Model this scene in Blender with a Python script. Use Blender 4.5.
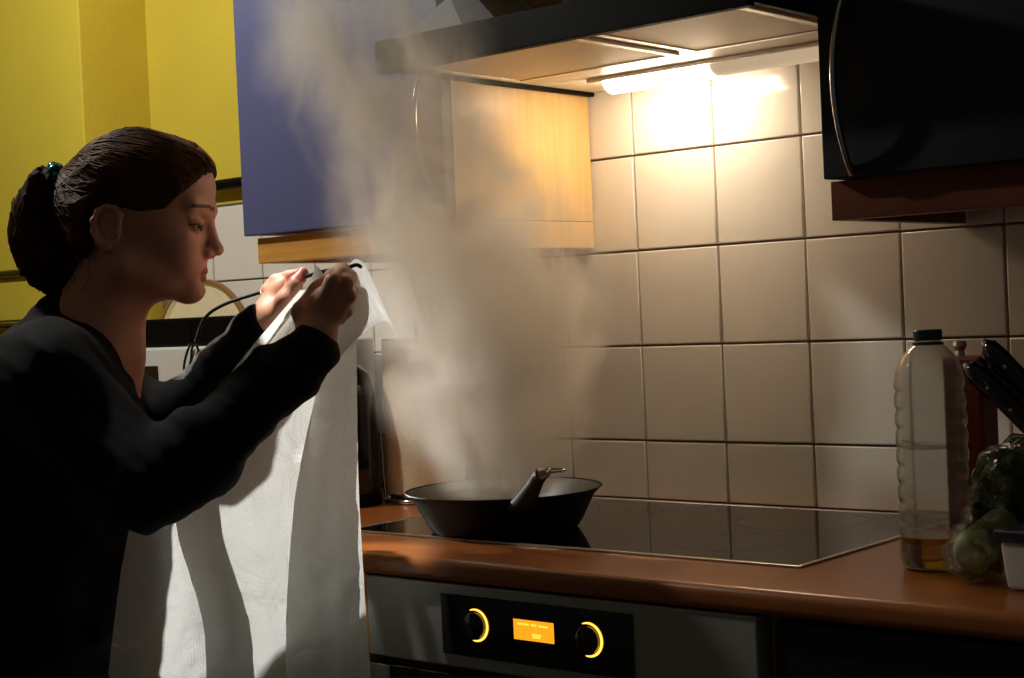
import bpy, bmesh, math, random
import numpy as np
from mathutils import Vector, Matrix

random.seed(7); rng = np.random.default_rng(7)
for o in list(bpy.data.objects): bpy.data.objects.remove(o)
SC = bpy.context.scene
COL = SC.collection

# ------------------------------------------------------------------ camera
F_PX = 1568.87
YAW, PITCH, ROLL = -0.70776, -0.01708, -0.04505
ZO = 0.844                                    # height of the lowest tile joint plane used as origin
CAM = np.array([1.60528, -2.01507, 0.36221 + ZO])
_fw = np.array([math.sin(YAW)*math.cos(PITCH), math.cos(YAW)*math.cos(PITCH), math.sin(PITCH)])
_rt = np.array([math.cos(YAW), -math.sin(YAW), 0.0]); _up = np.cross(_rt, _fw)
R2 = math.cos(ROLL)*_rt + math.sin(ROLL)*_up
U2 = -math.sin(ROLL)*_rt + math.cos(ROLL)*_up
FW = _fw
cd = bpy.data.cameras.new('camera'); cam = bpy.data.objects.new('camera', cd); COL.objects.link(cam)
cd.sensor_width = 36.0; cd.lens = F_PX/1024*36.0; cd.clip_start = 0.05; cd.clip_end = 50
cam.matrix_world = Matrix(((R2[0], U2[0], -FW[0], CAM[0]), (R2[1], U2[1], -FW[1], CAM[1]), (R2[2], U2[2], -FW[2], CAM[2]), (0, 0, 0, 1)))
SC.camera = cam

# ------------------------------------------------------------------ world, exposure
w = bpy.data.worlds.new('world'); SC.world = w; w.use_nodes = True
w.node_tree.nodes['Background'].inputs[0].default_value = (0.9, 0.95, 0.9, 1)
w.node_tree.nodes['Background'].inputs[1].default_value = 0.025
SC.view_settings.view_transform = 'Standard'; SC.view_settings.look = 'None'
SC.view_settings.exposure = 0.0; SC.view_settings.gamma = 1.0; SC.view_settings.use_curve_mapping = False
SC.cycles.volume_bounces = 5
SC.cycles.volume_step_rate = 1.0
HOOD_LAMP = 35.0          # emission of the hood lamp tube
PENDANT_W = 34.0          # watts of the pendant lamp bulb above the picture
SPOT_W = 110.0            # watts of the unseen spot added to light the cloth
CEIL_W = 200.0            # watts of the narrow spot added to light the far hand
PENDANT = (-0.66, -0.95, 2.15)

def P(u, v, d):
    """world point at pixel (u, v) and depth d metres along the view axis"""
    return CAM + d*(FW + (u-512)/F_PX*R2 - (v-339)/F_PX*U2)

# ------------------------------------------------------------------ materials
def lin(c):
    c = [x/255.0 for x in c]
    return tuple((x/12.92 if x <= 0.04045 else ((x+0.055)/1.055)**2.4) for x in c) + (1.0,)
def new_mat(name):
    m = bpy.data.materials.new(name); m.use_nodes = True
    nt = m.node_tree; return m, nt, nt.nodes['Principled BSDF']
def mat(name, col, rough=0.5, metal=0.0, var=0.0, nscale=12.0, bump=0.0, bscale=60.0, stretch=(1, 1, 1), coat=0.0, spec=0.5, detail=4.0, sheen=0.0, trans=0.0, ior=1.45, alpha=1.0, col2=None, sss=0.0):
    m, nt, b = new_mat(name)
    b.inputs['Base Color'].default_value = lin(col); b.inputs['Roughness'].default_value = rough
    b.inputs['Metallic'].default_value = metal; b.inputs['Coat Weight'].default_value = coat
    b.inputs['Specular IOR Level'].default_value = spec; b.inputs['Transmission Weight'].default_value = trans
    b.inputs['IOR'].default_value = ior; b.inputs['Alpha'].default_value = alpha; b.inputs['Sheen Weight'].default_value = sheen
    if sss:
        b.inputs['Subsurface Weight'].default_value = sss; b.inputs['Subsurface Radius'].default_value = (0.012, 0.004, 0.002); b.inputs['Subsurface Scale'].default_value = 0.5
    tc = nt.nodes.new('ShaderNodeTexCoord'); mp = nt.nodes.new('ShaderNodeMapping')
    mp.inputs['Scale'].default_value = stretch; nt.links.new(tc.outputs['Object'], mp.inputs[0])
    if var or col2:
        n = nt.nodes.new('ShaderNodeTexNoise'); n.inputs['Scale'].default_value = nscale; n.inputs['Detail'].default_value = detail
        nt.links.new(mp.outputs[0], n.inputs['Vector'])
        cr = nt.nodes.new('ShaderNodeValToRGB'); c = lin(col)
        cr.color_ramp.elements[0].position = 0.3; cr.color_ramp.elements[1].position = 0.7
        if col2: cr.color_ramp.elements[0].color = c; cr.color_ramp.elements[1].color = lin(col2)
        else:
            cr.color_ramp.elements[0].color = tuple(x*(1-var) for x in c[:3])+(1,); cr.color_ramp.elements[1].color = tuple(min(1, x*(1+var)) for x in c[:3])+(1,)
        nt.links.new(n.outputs['Fac'], cr.inputs[0]); nt.links.new(cr.outputs[0], b.inputs['Base Color'])
    if bump:
        n2 = nt.nodes.new('ShaderNodeTexNoise'); n2.inputs['Scale'].default_value = bscale; n2.inputs['Detail'].default_value = 3
        nt.links.new(mp.outputs[0], n2.inputs['Vector'])
        bp = nt.nodes.new('ShaderNodeBump'); bp.inputs['Strength'].default_value = bump; bp.inputs['Distance'].default_value = 0.004
        nt.links.new(n2.outputs['Fac'], bp.inputs['Height']); nt.links.new(bp.outputs[0], b.inputs['Normal'])
    return m
def emit(name, col, strength):
    m, nt, b = new_mat(name)
    b.inputs['Base Color'].default_value = (0, 0, 0, 1); b.inputs['Emission Color'].default_value = lin(col); b.inputs['Emission Strength'].default_value = strength
    return m
M = {}
M['tile'] = mat('glazed_tile', (230, 224, 214), 0.16, var=0.04, nscale=9, bump=0.05, bscale=14, coat=0.3)
M['grout'] = mat('grout', (120, 102, 80), 0.9, var=0.2, nscale=30, bump=0.3, bscale=300)
M['yellow'] = mat('yellow_paint', (206, 184, 58), 0.75, var=0.05, nscale=4, bump=0.15, bscale=180)
M['ceiling'] = mat('ceiling_paint', (225, 220, 205), 0.9, var=0.03)
M['floor'] = mat('floor_lino', (92, 70, 52), 0.45, var=0.25, nscale=6)
M['blue'] = mat('blue_front', (82, 85, 124), 0.42, var=0.03, nscale=60, bump=0.05, bscale=400)
M['shaded_front'] = mat('shaded_front', (24, 24, 32), 0.4, var=0.03, nscale=60)  # darker copy of the blue fronts, lack of light put into the colour
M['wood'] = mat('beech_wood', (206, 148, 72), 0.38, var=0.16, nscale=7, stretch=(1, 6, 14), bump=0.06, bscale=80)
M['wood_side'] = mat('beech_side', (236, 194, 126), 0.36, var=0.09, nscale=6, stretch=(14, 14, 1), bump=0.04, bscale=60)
M['worktop'] = mat('worktop_laminate', (152, 88, 40), 0.3, var=0.14, nscale=10, stretch=(1, 9, 9), coat=0.15)
M['dark_shaded_wood'] = mat('base_and_shaded_wood', (112, 54, 24), 0.42, var=0.15, nscale=7, stretch=(1, 6, 14))
M['black'] = mat('black_plastic', (4, 4, 5), 0.55, spec=0.12)
M['black_gloss'] = mat('black_gloss', (6, 6, 7), 0.12, coat=0.5)
M['steel'] = mat('brushed_steel', (126, 122, 112), 0.4, metal=1.0, var=0.06, nscale=8, stretch=(1, 60, 60), bump=0.05, bscale=60)
M['steel_dull'] = mat('oven_steel', (165, 166, 158), 0.45, metal=0.35, var=0.05, nscale=8, stretch=(1, 60, 60))
M['steel_dark'] = mat('sheet_steel', (150, 150, 156), 0.5, metal=0.3)
M['chrome'] = mat('chrome', (215, 215, 212), 0.12, metal=1.0)
M['alu'] = mat('aluminium_trim', (205, 200, 192), 0.32, metal=1.0)
M['white'] = mat('white_enamel', (222, 224, 222), 0.35)
M['white_plastic'] = mat('white_plastic', (214, 214, 208), 0.4)
M['paper'] = mat('kitchen_paper', (228, 206, 172), 0.95, bump=0.4, bscale=220)
M['hoodpaint'] = mat('hood_underside_enamel', (238, 230, 216), 0.4, var=0.06, nscale=9)
M['red_wood'] = mat('reddish_wood', (108, 40, 26), 0.4, var=0.25, nscale=9, stretch=(10, 10, 1))
M['pan'] = mat('pan_outside', (12, 12, 12), 0.5, spec=0.15, var=0.2, nscale=40)
M['pan_in'] = mat('pan_coating', (92, 88, 82), 0.38, var=0.2, nscale=30)
M['skin'] = mat('skin', (206, 150, 124), 0.5, var=0.06, nscale=26, bump=0.06, bscale=300, sss=0.12)
M['lip'] = mat('lip', (160, 78, 72), 0.42)
M['hair'] = mat('hair_dark_brown', (56, 35, 20), 0.7, var=0.35, nscale=40, spec=0.08)
M['hair_strand'] = mat('hair_strand', (88, 57, 33), 0.6, var=0.6, nscale=22, spec=0.1)
M['brow'] = mat('brow', (104, 70, 53), 0.7)
M['jacket'] = mat('black_jersey', (19, 19, 22), 0.85, var=0.2, nscale=60, bump=0.35, bscale=700, spec=0.2)
M['zip'] = mat('zip_metal', (40, 40, 44), 0.4, metal=0.6)
M['denim'] = mat('dark_denim', (22, 24, 34), 0.9, var=0.2, nscale=90, bump=0.3, bscale=600)
M['shoe'] = mat('shoe_black', (14, 14, 15), 0.6)
M['cord'] = mat('black_cord', (10, 10, 10), 0.6)
M['green_cap'] = mat('green_cap', (16, 66, 50), 0.35)
M['lid_blue'] = mat('navy_lid', (22, 26, 58), 0.4)
M['tray'] = mat('tray_cream', (240, 228, 186), 0.6, var=0.05, nscale=30, bump=0.1)
M['tray_rim'] = mat('tray_rim', (150, 108, 58), 0.5)
M['crumb'] = mat('burnt_crumb', (28, 26, 16), 0.9)
M['lampshade'] = mat('lamp_shade_dark', (30, 30, 30), 0.6)
M['green'] = mat('broccoli_green', (52, 84, 30), 0.85, var=0.45, nscale=60, bump=0.5, bscale=160)
M['stalk'] = mat('broccoli_stalk', (182, 188, 136), 0.6, var=0.15, nscale=30)
M['ring_print'] = mat('hob_print', (96, 92, 86), 0.35)
M['sparkle'] = mat('hair_tie_teal', (24, 92, 100), 0.25, metal=0.6, var=0.8, nscale=260)
M['eye'] = mat('eye_white', (150, 140, 132), 0.15)
M['iris'] = mat('iris', (40, 26, 16), 0.1)
M['amber'] = emit('amber_display', (255, 158, 28), 1.25)
M['amber_ring'] = emit('amber_ring', (255, 190, 70), 2.2)
M['amber_text'] = emit('amber_text', (255, 205, 60), 1.5)
M['lamp_dim'] = emit('hood_lamp_dim_end', (255, 222, 180), 0.5)
M['lamp'] = emit('hood_lamp', (255, 232, 200), HOOD_LAMP)

def glass_hob():
    m, nt, b = new_mat('ceramic_glass')
    b.inputs['Base Color'].default_value = lin((8, 8, 9)); b.inputs['Specular IOR Level'].default_value = 1.0
    tc = nt.nodes.new('ShaderNodeTexCoord'); n = nt.nodes.new('ShaderNodeTexNoise'); n.inputs['Scale'].default_value = 26; n.inputs['Detail'].default_value = 6
    nt.links.new(tc.outputs['Object'], n.inputs['Vector'])
    cr = nt.nodes.new('ShaderNodeMapRange'); cr.inputs['From Min'].default_value = .35; cr.inputs['From Max'].default_value = .75
    cr.inputs['To Min'].default_value = 0.03; cr.inputs['To Max'].default_value = 0.09
    nt.links.new(n.outputs['Fac'], cr.inputs['Value']); nt.links.new(cr.outputs[0], b.inputs['Roughness'])
    return m
M['hob'] = glass_hob()

def filter_mat():
    m, nt, b = new_mat('grease_filter_mesh')
    b.inputs['Metallic'].default_value = 0.2; b.inputs['Roughness'].default_value = 0.5
    tc = nt.nodes.new('ShaderNodeTexCoord'); mp = nt.nodes.new('ShaderNodeMapping'); mp.inputs['Rotation'].default_value = (0, 0, .785); mp.inputs['Scale'].default_value = (220, 220, 220)
    nt.links.new(tc.outputs['Object'], mp.inputs[0])
    ch = nt.nodes.new('ShaderNodeTexVoronoi'); ch.inputs['Randomness'].default_value = 0.0; ch.inputs['Scale'].default_value = 1.0
    nt.links.new(mp.outputs[0], ch.inputs['Vector'])
    cr = nt.nodes.new('ShaderNodeValToRGB'); cr.color_ramp.elements[0].position = .25; cr.color_ramp.elements[1].position = .5
    cr.color_ramp.elements[0].color = lin((96, 84, 66)); cr.color_ramp.elements[1].color = lin((222, 206, 182))
    nt.links.new(ch.outputs['Distance'], cr.inputs[0]); nt.links.new(cr.outputs[0], b.inputs['Base Color'])
    return m
M['filter'] = filter_mat()

def cloth_mat():
    m, nt, b = new_mat('white_waffle_cloth')
    b.inputs['Base Color'].default_value = lin((226, 226, 220)); b.inputs['Roughness'].default_value = 0.95; b.inputs['Sheen Weight'].default_value = 0.15
    uv = nt.nodes.new('ShaderNodeUVMap'); mp = nt.nodes.new('ShaderNodeMapping'); mp.inputs['Scale'].default_value = (1, 1, 1)
    nt.links.new(uv.outputs[0], mp.inputs[0])
    hs = []
    for ax in ('X', 'Y'):
        wv = nt.nodes.new('ShaderNodeTexWave'); wv.bands_direction = ax; wv.inputs['Scale'].default_value = 105; wv.inputs['Distortion'].default_value = 0.6; wv.inputs['Detail'].default_value = 1
        nt.links.new(mp.outputs[0], wv.inputs['Vector']); hs.append(wv)
    mx = nt.nodes.new('ShaderNodeMath'); mx.operation = 'MULTIPLY'
    nt.links.new(hs[0].outputs['Fac'], mx.inputs[0]); nt.links.new(hs[1].outputs['Fac'], mx.inputs[1])
    bp = nt.nodes.new('ShaderNodeBump'); bp.inputs['Strength'].default_value = 0.45; bp.inputs['Distance'].default_value = 0.0012
    nt.links.new(mx.outputs[0], bp.inputs['Height'])
    n = nt.nodes.new('ShaderNodeTexNoise'); n.inputs['Scale'].default_value = 14; n.inputs['Detail'].default_value = 5; n.inputs['Distortion'].default_value = 1.2
    nt.links.new(mp.outputs[0], n.inputs['Vector'])
    bp2 = nt.nodes.new('ShaderNodeBump'); bp2.inputs['Strength'].default_value = 0.6; bp2.inputs['Distance'].default_value = 0.016
    nt.links.new(n.outputs['Fac'], bp2.inputs['Height']); nt.links.new(bp.outputs[0], bp2.inputs['Normal']); nt.links.new(bp2.outputs[0], b.inputs['Normal'])
    tl = nt.nodes.new('ShaderNodeBsdfTranslucent'); tl.inputs[0].default_value = lin((246, 247, 244)); nt.links.new(bp2.outputs[0], tl.inputs['Normal'])
    mx = nt.nodes.new('ShaderNodeMixShader'); mx.inputs[0].default_value = 0.62
    nt.links.new(b.outputs[0], mx.inputs[1]); nt.links.new(tl.outputs[0], mx.inputs[2]); nt.links.new(mx.outputs[0], nt.nodes['Material Output'].inputs[0])
    return m
M['cloth'] = cloth_mat()
def clear_mat(name, col, rough=0.03, ior=1.45, thin=0.0, bump=False, milk=0.0):
    m, nt, b = new_mat(name)
    out = nt.nodes['Material Output']
    tr = nt.nodes.new('ShaderNodeBsdfTransparent'); tr.inputs[0].default_value = lin(col)
    gl = nt.nodes.new('ShaderNodeBsdfGlossy'); gl.inputs['Roughness'].default_value = rough
    fr = nt.nodes.new('ShaderNodeFresnel'); fr.inputs[0].default_value = ior
    mr = nt.nodes.new('ShaderNodeMath'); mr.operation = 'ADD'; mr.inputs[1].default_value = thin; nt.links.new(fr.outputs[0], mr.inputs[0])
    mix = nt.nodes.new('ShaderNodeMixShader'); nt.links.new(mr.outputs[0], mix.inputs[0]); nt.links.new(tr.outputs[0], mix.inputs[1]); nt.links.new(gl.outputs[0], mix.inputs[2])
    nt.links.new(mix.outputs[0], out.inputs[0])
    if milk:
        df = nt.nodes.new('ShaderNodeBsdfDiffuse'); df.inputs[0].default_value = lin((225, 225, 215)); m2 = nt.nodes.new('ShaderNodeMixShader'); m2.inputs[0].default_value = milk
        nt.links.new(mix.outputs[0], m2.inputs[1]); nt.links.new(df.outputs[0], m2.inputs[2]); nt.links.new(m2.outputs[0], out.inputs[0])
    if bump:
        tc = nt.nodes.new('ShaderNodeTexCoord'); n = nt.nodes.new('ShaderNodeTexNoise'); n.inputs['Scale'].default_value = 55; n.inputs['Detail'].default_value = 4; n.inputs['Distortion'].default_value = 1.5
        nt.links.new(tc.outputs['Object'], n.inputs['Vector']); bp = nt.nodes.new('ShaderNodeBump'); bp.inputs['Strength'].default_value = 0.9; bp.inputs['Distance'].default_value = 0.008
        nt.links.new(n.outputs['Fac'], bp.inputs['Height']); nt.links.new(bp.outputs[0], gl.inputs['Normal']); nt.links.new(bp.outputs[0], fr.inputs['Normal'])
    return m
M['pet'] = clear_mat('clear_pet', (244, 242, 236), 0.06, 1.22, 0.03, milk=0.16)
M['petglass'] = mat('pet_wall', (244, 243, 238), 0.06, trans=0.94, ior=1.42)
M['film'] = clear_mat('cling_film', (230, 230, 222), 0.10, 1.3, 0.07, bump=True)
M['glass'] = clear_mat('clear_glass', (232, 232, 228), 0.02, 1.5)
M['oil'] = mat('sunflower_oil', (214, 170, 40), 0.05, trans=0.9, ior=1.3)

# ------------------------------------------------------------------ mesh helpers
def link(name, me, m=None, parent=None):
    o = bpy.data.objects.new(name, me); COL.objects.link(o)
    if m is not None: me.materials.append(M[m] if isinstance(m, str) else m)
    if parent is not None: o.parent = parent; o.matrix_parent_inverse = Matrix.Identity(4) if False else parent_inv(parent)
    return o
def parent_inv(p):
    mw = p.matrix_basis.copy(); q = p.parent
    while q is not None:
        mw = q.matrix_basis @ p.matrix_parent_inverse @ mw if False else q.matrix_basis @ mw
        q = q.parent
    return Matrix.Translation(-abs_loc(p))
def abs_loc(p):
    # every parent in this script is only translated; its children carry world coordinates in their meshes
    return Vector(p.get('_w', (0, 0, 0)))
def smooth(me, ang=35):
    me.polygons.foreach_set('use_smooth', [True]*len(me.polygons))
    me.set_sharp_from_angle(angle=math.radians(ang))
def finish(bm, name, m, parent=None, ang=35, sm=False):
    me = bpy.data.meshes.new(name); bm.normal_update(); bm.to_mesh(me); bm.free()
    if sm: smooth(me, ang)
    return link(name, me, m, parent)
def pydata(name, vs, fs, m, parent=None, ang=35, uv=None):
    me = bpy.data.meshes.new(name); me.from_pydata([tuple(map(float, v)) for v in vs], [], fs); me.update()
    if uv is not None:
        l = me.uv_layers.new(name='UVMap')
        idx = np.zeros(len(me.loops), dtype=np.int32); me.loops.foreach_get('vertex_index', idx)
        l.data.foreach_set('uv', np.asarray(uv, dtype=np.float32)[idx].ravel())
    smooth(me, ang); return link(name, me, m, parent)
def add_box(bm, x0, x1, y0, y1, z0, z1, bev=0.0, seg=2):
    t = bmesh.new(); bmesh.ops.create_cube(t, size=1.0)
    bmesh.ops.scale(t, vec=(x1-x0, y1-y0, z1-z0), verts=t.verts); bmesh.ops.translate(t, vec=((x0+x1)/2, (y0+y1)/2, (z0+z1)/2), verts=t.verts)
    if bev: bmesh.ops.bevel(t, geom=list(t.edges), offset=bev, segments=seg, profile=0.5, affect='EDGES')
    tm = bpy.data.meshes.new('t'); t.to_mesh(tm); t.free(); bm.from_mesh(tm); bpy.data.meshes.remove(tm)
def box(name, x0, x1, y0, y1, z0, z1, m, parent=None, bev=0.002, seg=2):
    bm = bmesh.new(); add_box(bm, x0, x1, y0, y1, z0, z1, bev, seg); return finish(bm, name, m, parent)
def lathe_data(prof, seg=48, c=(0, 0, 0)):
    vs, fs = [], []; n = len(prof)
    for i in range(seg):
        a = 2*math.pi*i/seg
        for r, z in prof: vs.append((c[0]+r*math.cos(a), c[1]+r*math.sin(a), c[2]+z))
    for i in range(seg):
        j = (i+1) % seg
        for k in range(n-1): fs.append((i*n+k, j*n+k, j*n+k+1, i*n+k+1))
    return vs, fs
def lathe(name, prof, c, m, parent=None, seg=48, ang=40):
    vs, fs = lathe_data(prof, seg, c); return pydata(name, vs, fs, m, parent, ang)
def catmull(pts, n):
    pts = [np.asarray(p, float) for p in pts]; q = [2*pts[0]-pts[1]]+pts+[2*pts[-1]-pts[-2]]; out = []
    for i in range(1, len(q)-2):
        for k in range(n):
            t = k/n; a, b, c, d = q[i-1], q[i], q[i+1], q[i+2]
            out.append(0.5*((2*b)+(-a+c)*t+(2*a-5*b+4*c-d)*t*t+(-a+3*b-3*c+d)*t**3))
    out.append(pts[-1]); return out
def tube_data(path, rad, sides=10, cap=True, base=0, flat=1.0, upv=(0, 0, 1)):
    path = [np.asarray(p, float) for p in path]; n = len(path)
    if not hasattr(rad, '__len__'): rad = [rad]*n
    vs, fs = [], []; prev = None
    for i in range(n):
        t = path[min(i+1, n-1)]-path[max(i-1, 0)]; t = t/(np.linalg.norm(t)+1e-12)
        if prev is None:
            u = np.asarray(upv, float)
            if abs(u@t) > 0.95: u = np.array([1.0, 0.2, 0.1])
            a = np.cross(u, t)
        else: a = prev - (prev@t)*t
        a /= np.linalg.norm(a)+1e-12; prev = a; b = np.cross(t, a)
        for k in range(sides):
            th = 2*math.pi*k/sides
            vs.append(path[i]+rad[i]*(math.cos(th)*a+math.sin(th)*b*flat))
    for i in range(n-1):
        for k in range(sides):
            k2 = (k+1) % sides
            fs.append((base+i*sides+k, base+i*sides+k2, base+(i+1)*sides+k2, base+(i+1)*sides+k))
    if cap:
        fs.append(tuple(base+k for k in range(sides))[::-1]); fs.append(tuple(base+(n-1)*sides+k for k in range(sides)))
    return vs, fs
def tube(name, path, rad, m, parent=None, sides=10, flat=1.0, upv=(0, 0, 1), ang=50):
    vs, fs = tube_data(path, rad, sides, flat=flat, upv=upv); return pydata(name, vs, fs, m, parent, ang)
def tag(o, label=None, cat=None, group=None, kind=None):
    if label: o['label'] = label
    if cat: o['category'] = cat
    if group: o['group'] = group
    if kind: o['kind'] = kind
    return o
def thing(name, loc, label, cat, group=None):
    o = bpy.data.objects.new(name, None); COL.objects.link(o); o.empty_display_size = 0.05
    o.location = loc; o['_w'] = tuple(map(float, loc)); tag(o, label, cat, group); return o

# ------------------------------------------------------------------ signed distance sculpting
_NG = rng.random((32, 32, 32)).astype(np.float32)
def vnoise(p, s):
    q = p*s; i = np.floor(q).astype(int); f = q-i; f = f*f*(3-2*f); i &= 31; j = (i+1) & 31
    g = lambda a, b, c: _NG[a[:, 0], b[:, 1], c[:, 2]]
    x0 = g(i, i, i)*(1-f[:, 0])+g(j, i, i)*f[:, 0]; x1 = g(i, j, i)*(1-f[:, 0])+g(j, j, i)*f[:, 0]
    x2 = g(i, i, j)*(1-f[:, 0])+g(j, i, j)*f[:, 0]; x3 = g(i, j, j)*(1-f[:, 0])+g(j, j, j)*f[:, 0]
    return (x0*(1-f[:, 1])+x1*f[:, 1])*(1-f[:, 2])+(x2*(1-f[:, 1])+x3*f[:, 1])*f[:, 2]
CB = np.stack([R2, U2, -FW], 1)               # picture-aligned axes: right, up, towards the viewer
def ell(c, r, ang=0.0, basis=CB):
    c = np.asarray(c, float); r = np.asarray(r, float); a = math.radians(ang)
    Rm = basis @ np.array([[math.cos(a), -math.sin(a), 0], [math.sin(a), math.cos(a), 0], [0, 0, 1]])
    def f(p):
        q = (p-c) @ Rm; k0 = np.linalg.norm(q/r, axis=1); k1 = np.linalg.norm(q/(r*r), axis=1)+1e-9
        return k0*(k0-1)/k1
    return f
def cone(a, b, ra, rb, squash=None):
    """capsule with two radii; squash = (axis, factor) widens it along that axis"""
    a = np.asarray(a, float); b = np.asarray(b, float); ab = b-a; L = ab@ab+1e-12
    def f(p):
        if squash is not None:
            ax, s = squash; p = p - np.outer((p-a)@ax*(1-1/s), ax)
            bb = b - ax*((b-a)@ax)*(1-1/s); d_ = bb-a; l_ = d_@d_+1e-12
        else: d_, l_ = ab, L
        t = np.clip((p-a)@d_/l_, 0, 1)
        return np.linalg.norm(p-a-t[:, None]*d_, axis=1)-(ra+(rb-ra)*t)
    return f
class Sculpt:
    def __init__(s): s.ops = []
    def add(s, f, k=0.01): s.ops.append(('a', f, k))
    def sub(s, f, k=0.004): s.ops.append(('s', f, k))
    def cut(s, f, k=0.004): s.ops.append(('i', f, k))
    @staticmethod
    def comb(kind, d, e, k):
        if kind == 'a': h = np.maximum(k-np.abs(d-e), 0)/k; return np.minimum(d, e)-h*h*k/4
        if kind == 's': e = -e
        h = np.maximum(k-np.abs(d-e), 0)/k; return np.maximum(d, e)+h*h*k/4
    def mesh(s, name, lo, hi, h, m, parent=None, disp=None, B=10, slots=None):
        lo = np.asarray(lo, float); nb = np.ceil((np.asarray(hi)-lo)/(B*h)).astype(int)
        I = np.stack(np.meshgrid(*[np.arange(n) for n in nb], indexing='ij'), -1).reshape(-1, 3)
        cen = lo+(I+0.5)*B*h; D = [f(cen) for _, f, _ in s.ops]
        V = np.full(len(cen), 1e3)
        for (kd, f, k), e in zip(s.ops, D): V = s.comb(kd, V, e, k)
        R = B*h*0.87; act = np.where(np.abs(V) < R*1.7+0.02)[0]; D = np.stack(D, 1)
        g = np.stack(np.meshgrid(*[np.arange(B+1)]*3, indexing='ij'), -1).reshape(-1, 3)
        cells, pos, quads = [], [], []
        key = lambda c: (c[:, 0].astype(np.int64)*100000+c[:, 1])*100000+c[:, 2]
        off = np.array([[x, y, z] for x in (0, 1) for y in (0, 1) for z in (0, 1)])
        for bi in act:
            base = I[bi]*B; p = lo+(base+g)*h; d = np.full(len(p), 1e3)
            for oi, (kd, f, k) in enumerate(s.ops):
                if kd != 'i' and D[bi, oi] > R*1.8+k+0.015: continue
                d = s.comb(kd, d, f(p), k)
            if disp is not None: d = d+disp(p)
            if d.min() > 0 or d.max() < 0: continue
            G = d.reshape(B+1, B+1, B+1); In = G < 0
            cor = np.stack([G[x:x+B, y:y+B, z:z+B] for x, y, z in off], -1).reshape(-1, 8); ci = cor < 0
            mix = ci.any(1) & ~ci.all(1); mi = np.where(mix)[0]
            if len(mi):
                c3 = np.stack(np.unravel_index(mi, (B, B, B)), 1); cv = cor[mi]; acc = np.zeros((len(mi), 3)); cnt = np.zeros(len(mi))
                for a in range(8):
                    for b2 in range(a+1, 8):
                        if np.abs(off[a]-off[b2]).sum() != 1: continue
                        x = (cv[:, a] < 0) != (cv[:, b2] < 0)
                        t = np.where(x, cv[:, a]/(cv[:, a]-cv[:, b2]+1e-20), 0)
                        acc += np.where(x[:, None], off[a]+t[:, None]*(off[b2]-off[a]), 0); cnt += x
                cells.append(base+c3); pos.append(lo+(base+c3+acc/cnt[:, None])*h)
            for ax in range(3):
                sl0 = [slice(0, B)]*3; sl1 = [slice(0, B)]*3; sl1[ax] = slice(1, B+1)
                A = In[tuple(sl0)]; C = In[tuple(sl1)]
                e = np.argwhere(A != C)
                if not len(e): continue
                fl = A[e[:, 0], e[:, 1], e[:, 2]]; u, v = (ax+1) % 3, (ax+2) % 3
                du = np.zeros(3, int); du[u] = 1; dv = np.zeros(3, int); dv[v] = 1; e = e+base
                q = np.stack([key(e-du-dv), key(e-dv), key(e), key(e-du)], 1)
                q[~fl] = q[~fl][:, ::-1]; quads.append(q)
        K = key(np.concatenate(cells)); Pn = np.concatenate(pos); Q = np.concatenate(quads)
        o = np.argsort(K); K = K[o]; Pn = Pn[o]; idx = np.clip(np.searchsorted(K, Q), 0, len(K)-1)
        ok = (K[idx] == Q).all(1); idx = idx[ok]
        me = bpy.data.meshes.new(name); me.vertices.add(len(Pn)); me.vertices.foreach_set('co', Pn.astype(np.float32).ravel())
        me.loops.add(len(idx)*4); me.loops.foreach_set('vertex_index', idx.astype(np.int32).ravel())
        me.polygons.add(len(idx)); me.polygons.foreach_set('loop_start', np.arange(0, len(idx)*4, 4, dtype=np.int32)); me.polygons.foreach_set('loop_total', np.full(len(idx), 4, dtype=np.int32))
        me.update(); me.validate(); me.polygons.foreach_set('use_smooth', [True]*len(me.polygons))
        ob = link(name, me, m, parent)
        if slots:
            names, fn = slots
            for nm in names: me.materials.append(M[nm])
            fc = Pn[idx].mean(1); me.polygons.foreach_set('material_index', fn(fc).astype(np.int32))
        return ob

# ================================================================== SETTING
YB = 0.0
wb = box('wall_back', -1.08, 2.2, 0.006, 0.12, 0.0, 2.5, 'grout', None, 0); tag(wb, kind='structure')
# tile pitch 150 mm, joints 3 mm, tile face 8 mm proud
def tile_mesh(wd, hg):
    bm = bmesh.new(); add_box(bm, -wd/2, wd/2, -0.001, 0.007, -hg/2, hg/2)
    fr = [e for e in bm.edges if all(v.co.y < 0 for v in e.verts)]
    bmesh.ops.bevel(bm, geom=fr, offset=0.0022, segments=3, profile=0.6, affect='EDGES')
    me = bpy.data.meshes.new('tile'); bm.to_mesh(me); bm.free(); smooth(me, 50)
    for p in me.polygons:
        if p.area > .003: p.use_smooth = False
    me.materials.append(M['tile']); return me
T = 0.15; J = 0.0032
full = tile_mesh(T-J, T-J); low = tile_mesh(T-J, 0.994-0.902-J/2)
nt = 0
for c in range(-7, 12):
    for r in range(0, 5):
        x0 = c*T
        if r == 4 and (x0+T < 0.05 or x0 > 0.70): continue
        if r == 3 and x0 > 1.0: continue
        me = low if r == 0 else full
        zc = (0.902+0.994-J/2)/2 if r == 0 else ZO+(r+0.5)*T
        o = bpy.data.objects.new('tile', me); COL.objects.link(o); o.parent = wb
        o.location = (x0+T/2+random.uniform(-.0003, .0003), random.uniform(0, .0006), zc)
        o.rotation_euler = (random.uniform(-.003, .003), 0, random.uniform(-.003, .003))
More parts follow.
